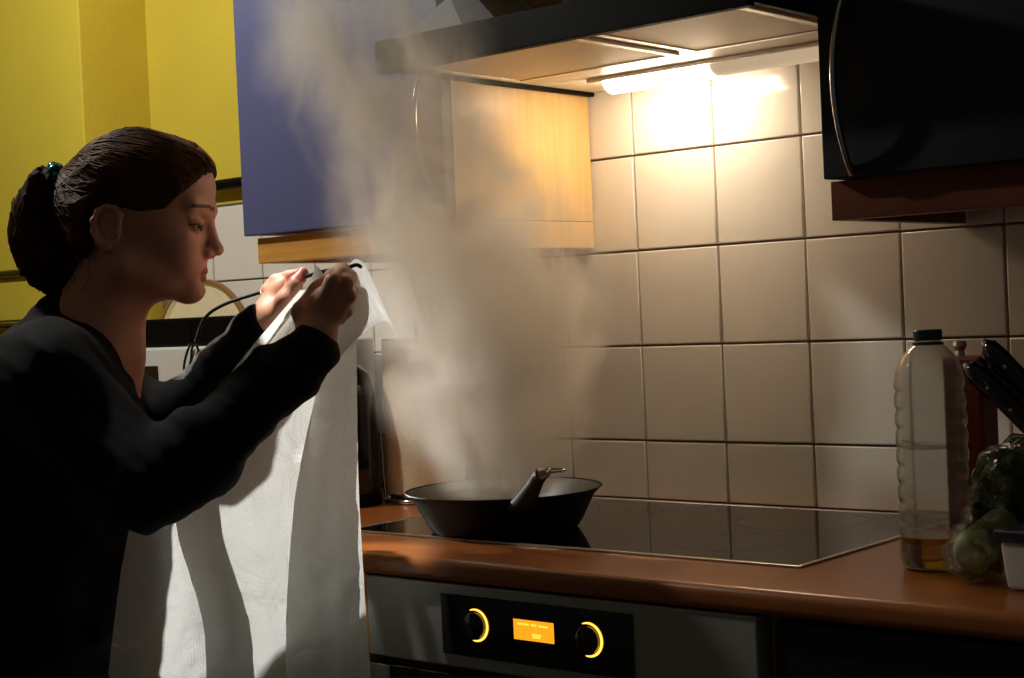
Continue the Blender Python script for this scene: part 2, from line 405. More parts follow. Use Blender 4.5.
# yellow plaster above the tiles, left return and column
box('wall_plaster', -1.08, 0.0, -0.002, 0.005, 1.447, 2.5, 'yellow', wb, 0); box('wall_plaster', 0.0005, 2.2, -0.002, 0.005, 1.5955, 2.5, 'yellow', wb, 0)
bm = bmesh.new(); add_box(bm, -1.080, 0.055, -0.001, 0.0055, 1.4435, 1.4475, 0.0005); finish(bm, 'tile_edging', 'grout', wb)
wc = box('wall_column', -2.6, -1.08, -0.166, 0.12, 0, 2.5, 'yellow', None, 0.003); tag(wc, kind='structure')
wl = box('wall_left', -2.7, -2.6, -3.6, 0.12, 0, 2.5, 'yellow', None, 0); tag(wl, kind='structure')
fl = box('floor', -2.7, 2.6, -3.6, 0.12, -0.05, 0, 'floor', None, 0); tag(fl, kind='structure')
ce = box('ceiling', -2.7, 2.6, -3.6, 0.12, 2.5, 2.55, 'ceiling', None, 0); tag(ce, kind='structure')

# ================================================================== WALL RAIL, FRAME
t = thing('wall_rail', (-0.8, -0.03, 1.484), 'dark horizontal rail on the yellow wall just above the tiles', 'rail')
tube('bar', [(-1.07, -0.03, 1.482), (-0.40, -0.03, 1.482)], 0.0105, 'black', t, 16)
for x in (-1.03, -0.44):
    bm = bmesh.new(); add_box(bm, x-.008, x+.008, -0.03, -0.002, 1.474, 1.490, .002); finish(bm, 'bracket', 'black', t)
# rounded black frame at the picture's left edge, hung on the column
fy = -0.172
pts = []
x0, x1, z0, z1, rr = -1.45, -1.172, 1.225, 1.336, 0.022
for cx, cz, a0 in ((x1-rr, z1-rr, 90), (x1-rr, z0+rr, 0), (x0+rr, z0+rr, -90), (x0+rr, z1-rr, -180)):
    for k in range(6):
        a = math.radians(a0-90*k/5); pts.append((cx+rr*math.cos(a), fy-0.006, cz+rr*math.sin(a)))
pts.append(pts[0])
t = thing('wall_frame', (x0, fy, z0), 'rounded black metal frame on the yellow wall behind the person', 'frame')
tube('rim', pts, 0.0075, 'black_gloss', t, 10)
box('backing', x0+.012, x1-.012, fy+.002, fy+.005, z0+.012, z1-.012, 'yellow', t, .001)

# ================================================================== UPPER CABINETS, HOOD
def bow_handle(x, yf, z0, z1, parent, bulge=0.034, r=0.0045):
    pts = []
    for k in range(17):
        s = k/16; pts.append((x, yf-bulge*math.sin(math.pi*s)**0.8, z0+(z1-z0)*s))
    return tube('handle', pts, r, 'chrome', parent, 10, flat=1.6)
t = thing('upper_cabinet', (-0.385, 0, 1.3035), 'blue-fronted wall cabinet with pale wood side left of the hood', 'cabinet', 'wall cabinets')
box('body', -0.368, 0.060, -0.3295, -0.004, 1.349, 2.13, 'wood', t, 0.001)
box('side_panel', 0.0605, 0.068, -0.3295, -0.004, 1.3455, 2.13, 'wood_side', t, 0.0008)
dL = box('door', -0.384, 0.0665, -0.350, -0.3305, 1.349, 2.13, 'blue', t, 0.0018)
bow_handle(0.041, -0.350, 1.40, 1.575, dL, 0.03, 0.0035)
pm = bmesh.new(); add_box(pm, -0.366, 0.068, -0.337, -0.306, 1.3035, 1.3445, .001); finish(pm, 'light_rail', 'wood', t)
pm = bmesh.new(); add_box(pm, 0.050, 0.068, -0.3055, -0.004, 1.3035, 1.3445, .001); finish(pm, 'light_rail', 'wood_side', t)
pm = bmesh.new(); add_box(pm, -0.366, -0.348, -0.3055, -0.004, 1.3035, 1.3445, .001); finish(pm, 'light_rail', 'wood', t)

t = thing('upper_cabinet', (0.684, 0, 1.30), 'wall cabinet right of the hood, front coloured as unlit, bow handle', 'cabinet', 'wall cabinets')
box('body', 0.689, 1.28, -0.338, -0.004, 1.346, 2.13, 'dark_shaded_wood', t, 0.001)
dR = box('door', 0.684, 1.285, -0.360, -0.3405, 1.346, 2.13, 'shaded_front', t, 0.0018)
bow_handle(0.722, -0.360, 1.35, 1.56, dR, 0.036, 0.0035)
pm = bmesh.new(); add_box(pm, 0.681, 1.28, -0.338, -0.318, 1.298, 1.3445, .001); finish(pm, 'light_rail', 'dark_shaded_wood', t)  # same wood as the left rails, dim light put into a darker colour
pm = bmesh.new(); add_box(pm, 0.681, 0.699, -0.3175, -0.004, 1.298, 1.3445, .001); finish(pm, 'light_rail', 'dark_shaded_wood', t)

t = thing('cooker_hood', (0.37, -0.24, 1.54), 'black and steel cooker hood with lit lamp and grease filters', 'cooker hood')
HX0, HX1, HY = 0.0715, 0.668, -0.485
bm = bmesh.new(); add_box(bm, HX0, HX1, HY, HY+0.014, 1.5395, 1.585, .0012); finish(bm, 'front_strip', 'black', t)
bm = bmesh.new()
add_box(bm, HX0, HX0+.010, HY+.0145, -0.004, 1.545, 1.585, .001); add_box(bm, HX1-.010, HX1, HY+.0145, -0.004, 1.545, 1.585, .001); add_box(bm, HX0, HX1, HY+.0145, -0.004, 1.5855, 1.5885, 0)
finish(bm, 'casing', 'black', t)
bm = bmesh.new(); add_box(bm, HX0+.0105, HX1-.0105, HY+.0145, -0.006, 1.551, 1.556, .0005); finish(bm, 'underside', 'hoodpaint', t)
for fx0, fx1 in ((0.105, 0.395), (0.418, 0.640)):
    fo = box('grease_filter', fx0+.012, fx1-.012, -0.452, -0.232, 1.5475, 1.5505, 'filter', t, 0.0005)
    bm = bmesh.new()
    add_box(bm, fx0, fx0+.012, -0.462, -0.222, 1.546, 1.551, .001); add_box(bm, fx1-.012, fx1, -0.462, -0.222, 1.546, 1.551, .001)
    add_box(bm, fx0+.012, fx1-.012, -0.462, -0.452, 1.546, 1.551, .001); add_box(bm, fx0+.012, fx1-.012, -0.232, -0.222, 1.546, 1.551, .001)
    finish(bm, 'filter_frame', 'alu', fo)
    for k in range(3):
        bm = bmesh.new(); add_box(bm, fx0+.03+.055*k, fx0+.07+.055*k, -0.475, -0.465, 1.5485, 1.5508, .0005); finish(bm, 'vent_slot', 'black', fo)
# lamp: half-round diffuser, its lit length and the frosted rest
def half_bar(name, xa, xb, m, r=0.021, zc=1.551, yc=-0.098):
    vs, fs = [], []; n = 14
    for x in (xa, xb):
        for k in range(n+1):
            a = math.pi*k/n; vs.append((x, yc+r*1.25*math.cos(a), zc-r*1.05*math.sin(a)))
    for k in range(n): fs.append((k, k+1, n+1+k+1, n+1+k))
    fs.append(tuple(range(n+1))[::-1]); fs.append(tuple(range(n+1, 2*n+2)))
    return pydata(name, vs, fs, m, t, 40)
half_bar('lamp_cover', 0.187, 0.375, 'lamp')
half_bar('lamp_cover', 0.3755, 0.645, 'lamp_dim', 0.0195)
bm = bmesh.new(); add_box(bm, 0.165, 0.655, -0.0695, -0.062, 1.545, 1.551, .001); add_box(bm, 0.165, 0.655, -0.134, -0.1265, 1.545, 1.551, .001); finish(bm, 'lamp_frame', 'alu', t)
# sheet-metal upper body: black front with a bright folded corner
A = P(400, 40, 2.165); Bp = P(463, 28, 2.095); C = P(502, 21, 2.10); T1 = P(449, -4, 2.19); T2 = P(468, -12, 2.20)
cz = 1.5888
for q in (A, Bp, C): q[2] = cz
Dp = C+np.array([0.0, 0.16, 0]); E2 = A+np.array([0.02, 0.16, 0])
pydata('folded_corner', [A, Bp, C, T1, T2, T2+[0, .10, 0], T1+[.03, .12, 0], Dp, E2], [(0, 1, 3), (1, 2, 4, 3), (2, 7, 5, 4), (0, 3, 6, 8), (3, 4, 5, 6), (5, 7, 8, 6)], 'steel_dark', t, 20)
bm = bmesh.new(); add_box(bm, 0.335, HX1-.002, -0.40, -0.006, 1.5888, 1.92, .003); finish(bm, 'upper_body', 'black', t)
bm = bmesh.new(); add_box(bm, 0.38, 0.62, -0.30, -0.006, 1.9205, 2.40, .002); finish(bm, 'chimney', 'black', t)

# pendant lamp above the picture
t = thing('pendant_lamp', (PENDANT[0], PENDANT[1], 2.5), 'dark metal pendant lamp hanging above the person', 'lamp')
px, py, pz = PENDANT
lathe('shade', [(0.02, .20), (.035, .19), (.10, .10), (.16, -.02), (.157, -.02), (.097, .097), (.03, .185), (.018, .19)], PENDANT, 'lampshade', t)
tube('flex', [(px, py, pz+.19), (px, py, 2.498)], .004, 'black', t, 8)
ld = bpy.data.lights.new('bulb', 'POINT'); ld.energy = PENDANT_W; ld.color = (1.0, 0.97, 0.89); ld.shadow_soft_size = 0.035
lo_ = bpy.data.objects.new('bulb', ld); COL.objects.link(lo_); lo_.parent = t; lo_.location = (0, 0, pz-.055-2.5)

# added spot lighting the cloth from behind, unseen beyond the left edge
LP = np.array([-1.50, -0.26, 1.18]); LDv = np.array([0.05, -0.735, 0.93])-LP; LDv /= np.linalg.norm(LDv); LB = (-1.52, -0.166, 1.20)
t = thing('cloth_fill_spot', LB, 'small black spot added out of view to light the white cloth', 'lamp')
lathe_v, lathe_f = lathe_data([(0, .012), (.024, .012), (.028, .008), (.028, .0005)], 28)
pydata('wall_plate', [(LB[0]+x, LB[1]-z, LB[2]+y) for x, y, z in lathe_v], lathe_f, 'black', t)
tube('arm', catmull([(-1.52, -0.178, 1.20), (-1.535, -0.24, 1.205), LP-LDv*.048], 6), .005, 'black', t, 10)
vs, fs = [], []
e1 = np.cross(LDv, [0, 0, 1.0]); e1 /= np.linalg.norm(e1); e2_ = np.cross(LDv, e1); pf = [(.004, -.05), (.022, -.045), (.030, .0), (.036, .03), (.034, .03), (.028, .0), (.018, -.04), (.004, -.042)]; n = 28
for k in range(n):
    a = 2*math.pi*k/n
    for r_, h_ in pf: vs.append(LP+LDv*h_+r_*(math.cos(a)*e1+math.sin(a)*e2_))
for k in range(n):
    for q in range(len(pf)-1): fs.append((k*len(pf)+q, ((k+1) % n)*len(pf)+q, ((k+1) % n)*len(pf)+q+1, k*len(pf)+q+1))
pydata('lamp_head', vs, fs, 'black', t)
sd = bpy.data.lights.new('spot', 'SPOT'); sd.energy = SPOT_W; sd.color = (1.0, 0.98, 0.93); sd.spot_size = math.radians(31); sd.spot_blend = 0.4; sd.shadow_soft_size = 0.018
so = bpy.data.objects.new('spot', sd); COL.objects.link(so); so.parent = t; so.location = Vector(LP+LDv*.012)-Vector(LB)
so.rotation_euler = Vector(LDv).to_track_quat('-Z', 'Y').to_euler()

# narrow ceiling spot added out of view to brighten the far hand
CS = (-0.30, -0.79, 2.5); CT = P(268, 297, 2.06)
t = thing('hand_fill_spot', CS, 'round chrome ceiling spot added out of view to light the hand', 'lamp')
lathe('bezel', [(.030, -.001), (.046, -.001), (.044, -.010), (.030, -.012), (.030, -.001)], CS, 'chrome', t, 32)
sd = bpy.data.lights.new('hand_fill_bulb', 'SPOT'); sd.energy = CEIL_W; sd.color = (1.0, 0.95, 0.86); sd.spot_size = math.radians(9.5); sd.spot_blend = 0.7; sd.shadow_soft_size = 0.025
so = bpy.data.objects.new('hand_fill_bulb', sd); COL.objects.link(so); so.parent = t; so.location = (0, 0, -.014)
so.rotation_euler = Vector(CT-np.array(CS)).to_track_quat('-Z', 'Y').to_euler()

# ================================================================== WORKTOP, BASE UNITS, HOB, OVEN
bm = bmesh.new()
prof = [(-0.001, .8725), (-.575, .8725), (-.583, .8725)]
for k in range(9):
    a = math.radians(-90-90*k/8); prof.append((-.583+.009*math.cos(a), .8815+.009*math.sin(a)))
for k in range(9):
    a = math.radians(180-90*k/8); prof.append((-.581+.011*math.cos(a), .889+.011*math.sin(a)))
prof += [(-.565, .900), (-0.001, .900)]
v0 = [bm.verts.new((-1.07, y, z)) for y, z in prof]; v1 = [bm.verts.new((1.95, y, z)) for y, z in prof]; n = len(prof)
for k in range(n): bm.faces.new((v0[k], v0[(k+1) % n], v1[(k+1) % n], v1[k]))
bm.faces.new(v0[::-1]); bm.faces.new(v1)
bmesh.ops.recalc_face_normals(bm, faces=bm.faces)
o = finish(bm, 'worktop', 'worktop', None, 30, True); tag(o, 'brown wood-effect worktop with rounded front edge along the tiled wall', 'worktop')

def base_unit(x0, x1, label, drawers=False, fm='blue'):
    t = thing('base_cabinet', (x0, -.3, 0), label, 'cabinet', 'base cabinets under the worktop')
    box('body', x0+.001, x1-.001, -.555, -.01, .10, .871, 'dark_shaded_wood', t, .001); box('plinth', x0+.001, x1-.001, -.52, -.50, .0, .0995, 'black', t, .001)
    if drawers:
        for za, zb in ((.72, .865), (.42, .717), (.105, .417)):
            d = box('drawer_front', x0+.002, x1-.002, -.578, -.5555, za, zb, fm, t, .002)
            tube('handle', [(x0+.12, -.579, zb-.03), (x0+.12, -.604, zb-.03), (x1-.12, -.604, zb-.03), (x1-.12, -.579, zb-.03)], .005, 'chrome', d)
    else:
        d = box('door', x0+.002, x1-.002, -.578, -.5555, .105, .865, fm, t, .002)
        tube('handle', [(x0+.06, -.579, .80), (x0+.06, -.604, .79), (x0+.06, -.604, .66), (x0+.06, -.579, .65)], .005, 'chrome', d)
base_unit(-1.07, -.50, 'blue base cabinet at the left end of the worktop behind the person')
base_unit(-.498, .098, 'blue base cabinet left of the oven behind the white cloth', True)
base_unit(.722, 1.32, 'base cabinet with front coloured as unlit right of the oven below the oil bottle', False, 'shaded_front')
base_unit(1.322, 1.94, 'base cabinet with fronts coloured as unlit farthest right along the worktop', True, 'shaded_front')

t = thing('oven', (.41, -.3, 0), 'built-in steel oven with glowing amber knobs and display', 'oven')
box('housing', .100, .7205, -.555, -.01, .0, .871, 'wood', t, .001)
box('side_edge', .1005, .1115, -.586, -.5555, .10, .8715, 'wood', t, .001)
cp = box('control_panel', .1125, .708, -.587, -.556, .766, .8700, 'steel_dull', t, .002)
dg = box('display_glass', .2475, .545, -.5892, -.5872, .782, .858, 'black_gloss', t, .0008)
dsp = box('display', .3675, .4298, -.5897, -.5893, .8122, .8368, 'amber', t, 0)
for k, (xa, xb, zz) in enumerate(((.374, .392, .8315), (.395, .404, .8315), (.407, .421, .8310), (.396, .410, .8200), (.397, .409, .8172))):
    bm = bmesh.new(); add_box(bm, xa, xb, -.59, -.5898, zz-.0012, zz+.0012); finish(bm, 'display_glyph', 'amber_text', dsp)
for kx in (.3065, .4825):
    kn = lathe('knob', [(.0, .006), (.015, .006), (.0165, .005), (.0165, 0)], (0, 0, 0), 'black_gloss', t, 40)
    for v in kn.data.vertices: v.co = (kx+v.co.x, -.5893-v.co.z, .8228+v.co.y)
    vs, fs = [], []; n = 28
    for k in range(n+1):
        a = math.radians(118-225*k/n); wdt = .0008+.0030*math.sin(math.pi*k/n)**.6
        vs += [(kx+(.0205-wdt)*math.cos(a), -.5900, .8228+(.0205-wdt)*math.sin(a)), (kx+.0205*math.cos(a), -.5900, .8228+.0205*math.sin(a))]
    for k in range(n): fs.append((2*k, 2*k+1, 2*k+3, 2*k+2))
    pydata('glow_ring', vs, fs, 'amber_ring', kn)
dr = box('oven_door', .1125, .708, -.587, -.556, .16, .757, 'black_gloss', t, .002)
for xa, xb in ((.1125, .150), (.670, .708)): box('door_trim', xa, xb, -.5885, -.5872, .17, .755, 'steel_dull', dr, .0005)
tube('handle', [(.19, -.588, .725), (.19, -.628, .725), (.205, -.632, .725), (.615, -.632, .725), (.63, -.628, .725), (.63, -.588, .725)], .009, 'steel', dr, 14)

t = thing('hob', (.31, -.24, .9002), 'black ceramic glass hob with aluminium trim set in the worktop', 'hob')
bx0, bx1, by0, by1 = -.066, .688, -.457, -.016
box('glass_plate', bx0+.007, bx1-.007, by0+.007, by1-.007, .9003, .9020, 'hob', t, .0012)
for xa, xb, ya, yb in ((bx0, bx1, by0, by0+.0068), (bx0, bx1, by1-.0068, by1), (bx0, bx0+.0068, by0+.007, by1-.007), (bx1-.0068, bx1, by0+.007, by1-.007)):
    box('trim', xa, xb, ya, yb, .9003, .9027, 'alu', t, .0006)
def ring(name, cx, cy, r, z, wdt, m, parent, n=56):
    vs, fs = [], []
    for k in range(n):
        a = 2*math.pi*k/n; vs += [(cx+r*math.cos(a), cy+r*math.sin(a), z), (cx+(r-wdt)*math.cos(a), cy+(r-wdt)*math.sin(a), z)]
    for k in range(n): j = (k+1) % n; fs.append((2*k, 2*j, 2*j+1, 2*k+1))
    return pydata(name, vs, fs, m, parent)
for cx, cy, r in ((.165, -.325, .105), (.13, -.12, .075), (.50, -.13, .09), (.52, -.33, .075)): ring('cooking_zone', cx, cy, r, .9022, .0012, 'ring_print', t)

# ================================================================== FRYING PAN
pc = np.array([.158, -.3565, .9024])
t = thing('frying_pan', tuple(pc), 'black frying pan with grey coating steaming on the hob', 'pan')
R0, R1, Hh = .104, .137, .056
pr_ = [(0, 0), (R0-.004, 0), (R0, .003), (R0+.006, .012), (R1-.010, .046), (R1, Hh), (R1+.002, Hh+.0008), (R1+.0015, Hh+.002), (R1-.0015, Hh+.0005)]
lathe('body', pr_, pc, 'pan', t, 72)
lathe('coating', [(R1-.0015, Hh+.0006), (R1-.012, .046), (R0+.003, .013), (R0-.004, .0055), (0, .0045)], pc, 'pan_in', t, 72)
hb = P(523, 506, 2.055); hd = hb-pc; hd[2] = 0; hd /= np.linalg.norm(hd)
s0 = pc+hd*(R1-.002)+np.array([0, 0, .046]); tip = P(543, 473, 1.905)
mid = P(532, 489, 1.985); m1 = P(526, 500, 2.03)
hp = catmull([s0, m1, mid, P(539, 477, 1.93), tip], 8); nh = len(hp)
tube('handle', hp, [.0185-.0085*min(1, k/(nh*.6)) for k in range(nh)], 'pan', t, 16, flat=0.7)
fer = tube('ferrule', [P(541.5, 473.2, 1.906), P(548, 471.5, 1.898)], [.0075, .005], 'alu', t, 12)
rp = []
for k in range(25):
    a = 2*math.pi*k/24; rp.append(P(556.5+9.5*math.cos(a), 470.2+1.4*math.sin(a)-.08*9*math.cos(a), 1.895-.010*math.sin(a)))
tube('hanging_loop', rp, .0016, 'chrome', t, 8)

crumbs_v, crumbs_f = [], []
for k in range(44):
    cx = random.gauss(.23, .06); cy = random.gauss(-.11, .035)
    if math.hypot(cx-pc[0], cy-pc[1]) < .125: continue
    r = random.uniform(.0006, .0016)
    b0 = len(crumbs_v); s = random.uniform(.6, 1.8); a = random.random()*3.14
    for q in ((-s, 0, 0), (0, -1, 0), (s, 0, 0), (0, 1, 0), (0, 0, .5)): crumbs_v.append((cx+r*(q[0]*math.cos(a)-q[1]*math.sin(a)), cy+r*(q[0]*math.sin(a)+q[1]*math.cos(a)), .9021+r*q[2]))
    crumbs_f += [tuple(b0+i for i in f) for f in ((0, 1, 4), (1, 2, 4), (2, 3, 4), (3, 0, 4), (3, 2, 1, 0))]
o = pydata('crumbs', crumbs_v, crumbs_f, 'crumb'); tag(o, 'dark crumbs and spatters scattered on the hob beside the pan', 'crumbs', kind='stuff')

# ================================================================== THINGS LEFT OF THE HOB
t = thing('microwave', (-.62, -.19, .90), 'white microwave with dark door window behind the person', 'microwave')
mx0, mx1, my0, my1 = -.80, -.42, -.33, -.03
box('casing', mx0, mx1, my0+.022, my1, .908, 1.172, 'white', t, .004)
fd = box('front', mx0, mx1, my0, my0+.0215, .908, 1.172, 'white_plastic', t, .005, 3)
box('door_window', mx0+.03, mx0+.145, my0-.0015, my0-.0003, .935, 1.140, 'black_gloss', fd, .0004)
box('control_panel', mx1-.13, mx1-.02, my0-.0015, my0-.0003, .93, 1.13, 'white', fd, .0004)
for fx in (mx0+.04, mx1-.04):
    for fy_ in (my0+.05, my1-.05): lathe('foot', [(0, 0), (.012, 0), (.012, .0079), (0, .0079)], (fx, fy_, .9001), 'black', t, 16)
t = thing('radio', (-.62, -.2, 1.1725), 'long black box with glossy front standing on the white microwave', 'radio')
box('casing', -.79, -.40, -.318, -.16, 1.1725, 1.222, 'black', t, .004)
box('front_panel', -.665, -.575, -.3195, -.3183, 1.179, 1.216, 'black', t, .0004)
wl_ = [P(186, 345, 0)]
def onY(u, v, y):
    d = P(u, v, 1.0)-CAM; return CAM+d*(y-CAM[1])/d[1]
pts = [onY(u, v, -.338) for u, v in ((190, 344), (186, 356), (184, 368), (187, 372), (191, 360), (192, 348), (196, 345), (199, 352), (203, 358), (210, 357))]
t = thing('wire_clip', tuple(pts[0]), 'thin dark wire loop hanging against the white microwave front', 'wire')
tube('wire', catmull(pts, 5), .0022, 'zip', t, 8)
# round tray on the tiles
tc_ = onY(198, 354, -.03); tr = .150
t = thing('round_tray', tuple(tc_), 'round cream tray with brown rim against the tiles behind the chin', 'tray')
for nm, pf, mm in (('plate', [(0, .004), (tr-.014, .004), (tr-.008, .010), (tr-.0065, .010), (tr-.0065, .002), (0, .0)], 'tray'), ('rim', [(tr-.006, .002), (tr, .001), (tr, .013), (tr-.006, .0125), (tr-.006, .002)], 'tray_rim')):
    oo = lathe(nm, pf, (0, 0, 0), mm, t, 64)
    for v in oo.data.vertices: v.co = (tc_[0]+v.co.x, -.006-v.co.z, tc_[2]+v.co.y)
# kettle
kc = np.array([-.245, -.285, .9]); kb = onY(372, 470, -.235); kc[0] = onY(346, 470, -.235)[0]; kc[1] = -.235
t = thing('kettle', tuple(kc), 'black glossy kettle beside the kitchen paper roll', 'kettle')
lathe('body', [(0, .0205), (.053, .0205), (.056, .026), (.057, .10), (.055, .18), (.047, .215), (.03, .230), (0, .236)], kc, 'black_gloss', t)
lathe('base', [(0, .0004), (.056, .0004), (.058, .006), (.056, .02), (0, .02)], kc, 'black', t)
lathe('lid_knob', [(0, .2355), (.010, .236), (.012, .244), (.008, .250), (0, .251)], kc, 'black', t, 24)
tube('handle', catmull([kc+[-.050, -.02, .185], kc+[-.088, -.03, .18], kc+[-.095, -.033, .11], kc+[-.054, -.02, .06]], 8), .0095, 'black', t, 12)
tube('spout', [kc+[-.01, -.048, .165], kc+[-.014, -.074, .200]], [.016, .009], 'black_gloss', t, 12)
# kitchen paper on its stand
rc = onY(424, 490, -.135); rc = np.array([rc[0], -.135, .9])
t = thing('paper_roll_stand', tuple(rc), 'chrome wire stand holding the kitchen paper roll left of the pan', 'stand')
ba = [rc+[.064*math.cos(a), .064*math.sin(a), .0045] for a in np.linspace(0, 2*math.pi, 33)]
tube('base_ring', ba, .0038, 'chrome', t, 8); ba = [rc+[.055*math.cos(a), .055*math.sin(a), .0125] for a in np.linspace(0, 2*math.pi, 33)]
tube('base_ring', ba, .0034, 'chrome', t, 8)
lv = -R2*.064+FW*0
tube('side_arm', [rc+[lv[0], lv[1], .004], rc+[lv[0]*1.06, lv[1]*1.06, .10], rc+[lv[0]*1.06, lv[1]*1.06, .118]], .0026, 'chrome', t, 8)
tube('spindle', [rc+[0, 0, .006], rc+[0, 0, .30]], .004, 'chrome', t, 8)
for k in range(2): tube('spoke', [rc+[.062*math.cos(k*1.57), .062*math.sin(k*1.57), .0045], rc-[.062*math.cos(k*1.57), .062*math.sin(k*1.57), -.0045]], .003, 'chrome', t, 8)
t = thing('kitchen_paper_roll', tuple(rc+[0, 0, .017]), 'cream kitchen paper roll upright in steam left of the pan', 'paper roll')
lathe('paper', [(.0205, .0), (.058, .0), (.060, .002), (.0605, .120), (.060, .252), (.058, .254), (.0205, .254)], rc+[0, 0, .017], 'paper', t, 48)
lathe('core', [(.0185, .001), (.0202, .001), (.0202, .2535), (.0185, .2535), (.0185, .001)], rc+[0, 0, .017], 'tray_rim', t, 32)
# glass carafe half hidden by the steam
gc = onY(446, 480, -.065); gc = np.array([gc[0]+.105, -.065, .9004])
t = thing('glass_carafe', tuple(gc), 'clear glass carafe standing in the steam behind the pan', 'carafe')
lathe('body', [(0, .0), (.036, .0), (.042, .004), (.046, .03), (.040, .075), (.020, .115), (.017, .14), (.030, .185), (.032, .186), (.0195, .14), (.0225, .116), (.0425, .075), (.0435, .03), (.038, .0055), (0, .0055)], gc, 'glass', t, 40)
ep = []
e0 = gc+R2*.055; e0[2] = 1.0
for k in range(25):
    a = 2*math.pi*k/24; ep.append(e0+R2*.019*math.cos(a)+np.array([0, 0, .027])*math.sin(a))
tube('loop_handle', ep, .0038, 'glass', t, 10)

# ================================================================== THINGS RIGHT OF THE HOB
bc = P(933, 572, 1.70)
d = P(937, 567, 1.0)-CAM; bc = CAM+d*(.9006-CAM[2])/d[2]
t = thing('oil_bottle', tuple(bc), 'clear ribbed plastic oil bottle with green cap, nearly empty', 'bottle')
BR = .0395; prof = [(0, .003), (BR*.55, .0), (BR*.9, .002), (BR, .010)]
z = .018
while z < .190:
    prof += [(BR, z), (BR, z+.010), (BR*.955, z+.014), (BR*.955, z+.0165), (BR, z+.0205)]; z += .0205
prof += [(BR, .205), (BR*.95, .218), (BR*.80, .233), (BR*.55, .245), (.0145, .250), (.0138, .256)]
prof2 = prof+[(r-.0011, z) if r > .004 else (0, z+.0011) for r, z in prof[::-1]]
lathe('shell', prof2, bc, 'petglass', t, 56)
lathe('oil', [(0, .0045), (BR*.9, .0045), (BR-.0015, .011), (BR-.0015, .037), (0, .037)], bc, 'oil', t, 48)
cp_ = [(0, .2655), (.0145, .2655), (.0158, .264), (.0158, .2535), (.0142, .2535)]
lathe('cap', cp_, bc, 'green_cap', t, 36)
lathe('cap_ring', [(.0142, .2515), (.0168, .2515), (.0168, .2485), (.0142, .2485), (.0142, .2515)], bc, 'green_cap', t, 36)

t = thing('pepper_mill', (.83, -.2, .90), 'square dark red wooden mill with knob behind the oil bottle', 'mill')
q0 = onY(972, 400, -.20); pxm = q0[0]
box('body', pxm-.024, pxm+.024, -.226, -.178, .9004, 1.128, 'red_wood', t, .004)
lathe('knob', [(0, .0), (.006, .0), (.005, .006), (.009, .012), (.008, .018), (0, .020)], (pxm-.012, -.202, 1.1284), 'alu', t, 20)

# knife block leaning beyond the right edge, handles reaching into the picture
kb0 = onY(1062, 470, -.26)
t = thing('knife_block', (kb0[0], -.26, .90), 'slanted dark wooden knife block at the right edge of the worktop', 'knife block')
axk = P(985, 344, 1.0)-P(1030, 388, 1.0); axk /= np.linalg.norm(axk)
ctr = np.array([kb0[0]+.155, -.25, .9003])
bm = bmesh.new(); add_box(bm, -.055, .055, -.045, .045, 0, .20, .004)
for v in bm.verts: v.co.x += -(v.co.z)*.55; v.co = Vector(ctr)+v.co
finish(bm, 'block', 'red_wood', t)
def knife(u0, v0, u1, v1, y, wd, label):
    a = onY(u0, v0, y); b = onY(u1, v1, y); dirv = (b-a)/np.linalg.norm(b-a); L = .125
    kt = thing('kitchen_knife', tuple(b), label, 'knife', 'knives in the block')
    pa = [a+dirv*L*s for s in (0, .04, .15, .5, .85, 1)]
    tube('handle', pa, [wd*.55, wd*.9, wd, wd*.9, wd*1.0, wd*.9], 'black_gloss', kt, 14, flat=.75, upv=(0, 1, 0))
    tube('bolster', [pa[-1]+dirv*.0005, pa[-1]+dirv*.010], [wd*.8, wd*.7], 'chrome', kt, 12, flat=.6, upv=(0, 1, 0))
    tube('blade', [pa[-1]+dirv*.011, pa[-1]+dirv*.05], [wd*.62, wd*.6], 'chrome', kt, 8, flat=.14, upv=(0, 1, 0))
    tube('end_cap', [a-dirv*.005, a-dirv*.0005], [wd*.35, wd*.5], 'chrome', kt, 12, flat=.62, upv=(0, 1, 0))
    for s in (.3, .6):
        c = a+dirv*L*s - np.array([0, wd*.80, 0]); 
        lv_, lf_ = lathe_data([(0, .001), (.0022, .0008), (.0026, 0)], 12)
        pydata('rivet', [(c[0]+x, c[1]-zz+wd*.0, c[2]+y_) for x, y_, zz in lv_], lf_, 'chrome', kt)
knife(986, 344, 1034, 392, -.235, .0125, 'black-handled kitchen knife topmost in the block at the right edge')
knife(968, 366, 1030, 424, -.245, .0140, 'thick black-handled kitchen knife lower in the block, nearest the bottle')
knife(984, 358, 1036, 404, -.212, .0105, 'slim black-handled knife with bright edge between the two others')

# broccoli in film
def onZ(u, v, zz):
    d = P(u, v, 1.0)-CAM; return CAM+d*(zz-CAM[2])/d[2]
s_end = onZ(977, 583, .9015); dpt = float((s_end-CAM)@FW)
bro = thing('broccoli', tuple(s_end), 'broccoli head with pale cut stalk wrapped in shiny cling film', 'vegetable')
Bs = lambda u, v, dd=0.0: P(u+10, v, dpt+dd)
S = Sculpt(); S.add(cone(Bs(966, 551, .012), Bs(990, 527, .07), .0235, .020), .01)
S.cut(lambda p: (p-Bs(958, 558, .0))@(-(Bs(990, 527, .07)-Bs(958, 558, 0))/np.linalg.norm(Bs(990, 527, .07)-Bs(958, 558, 0))), .003)
S.mesh('stalk', Bs(966, 551)-.09, Bs(990, 520, .07)+.09, .0025, 'stalk', bro)
S = Sculpt(); cc = Bs(1016, 490, .105)
S.add(ell(cc, (.050, .046, .05)), .01)
for k in range(60):
    a = rng.normal(size=3); a /= np.linalg.norm(a); S.add(ell(cc+a*.046, (.013,)*3), .004)
S.mesh('crown', cc-.075, cc+.075, .0028, 'green', bro, disp=lambda p: (vnoise(p, 260)-.5)*.006)
S = Sculpt()
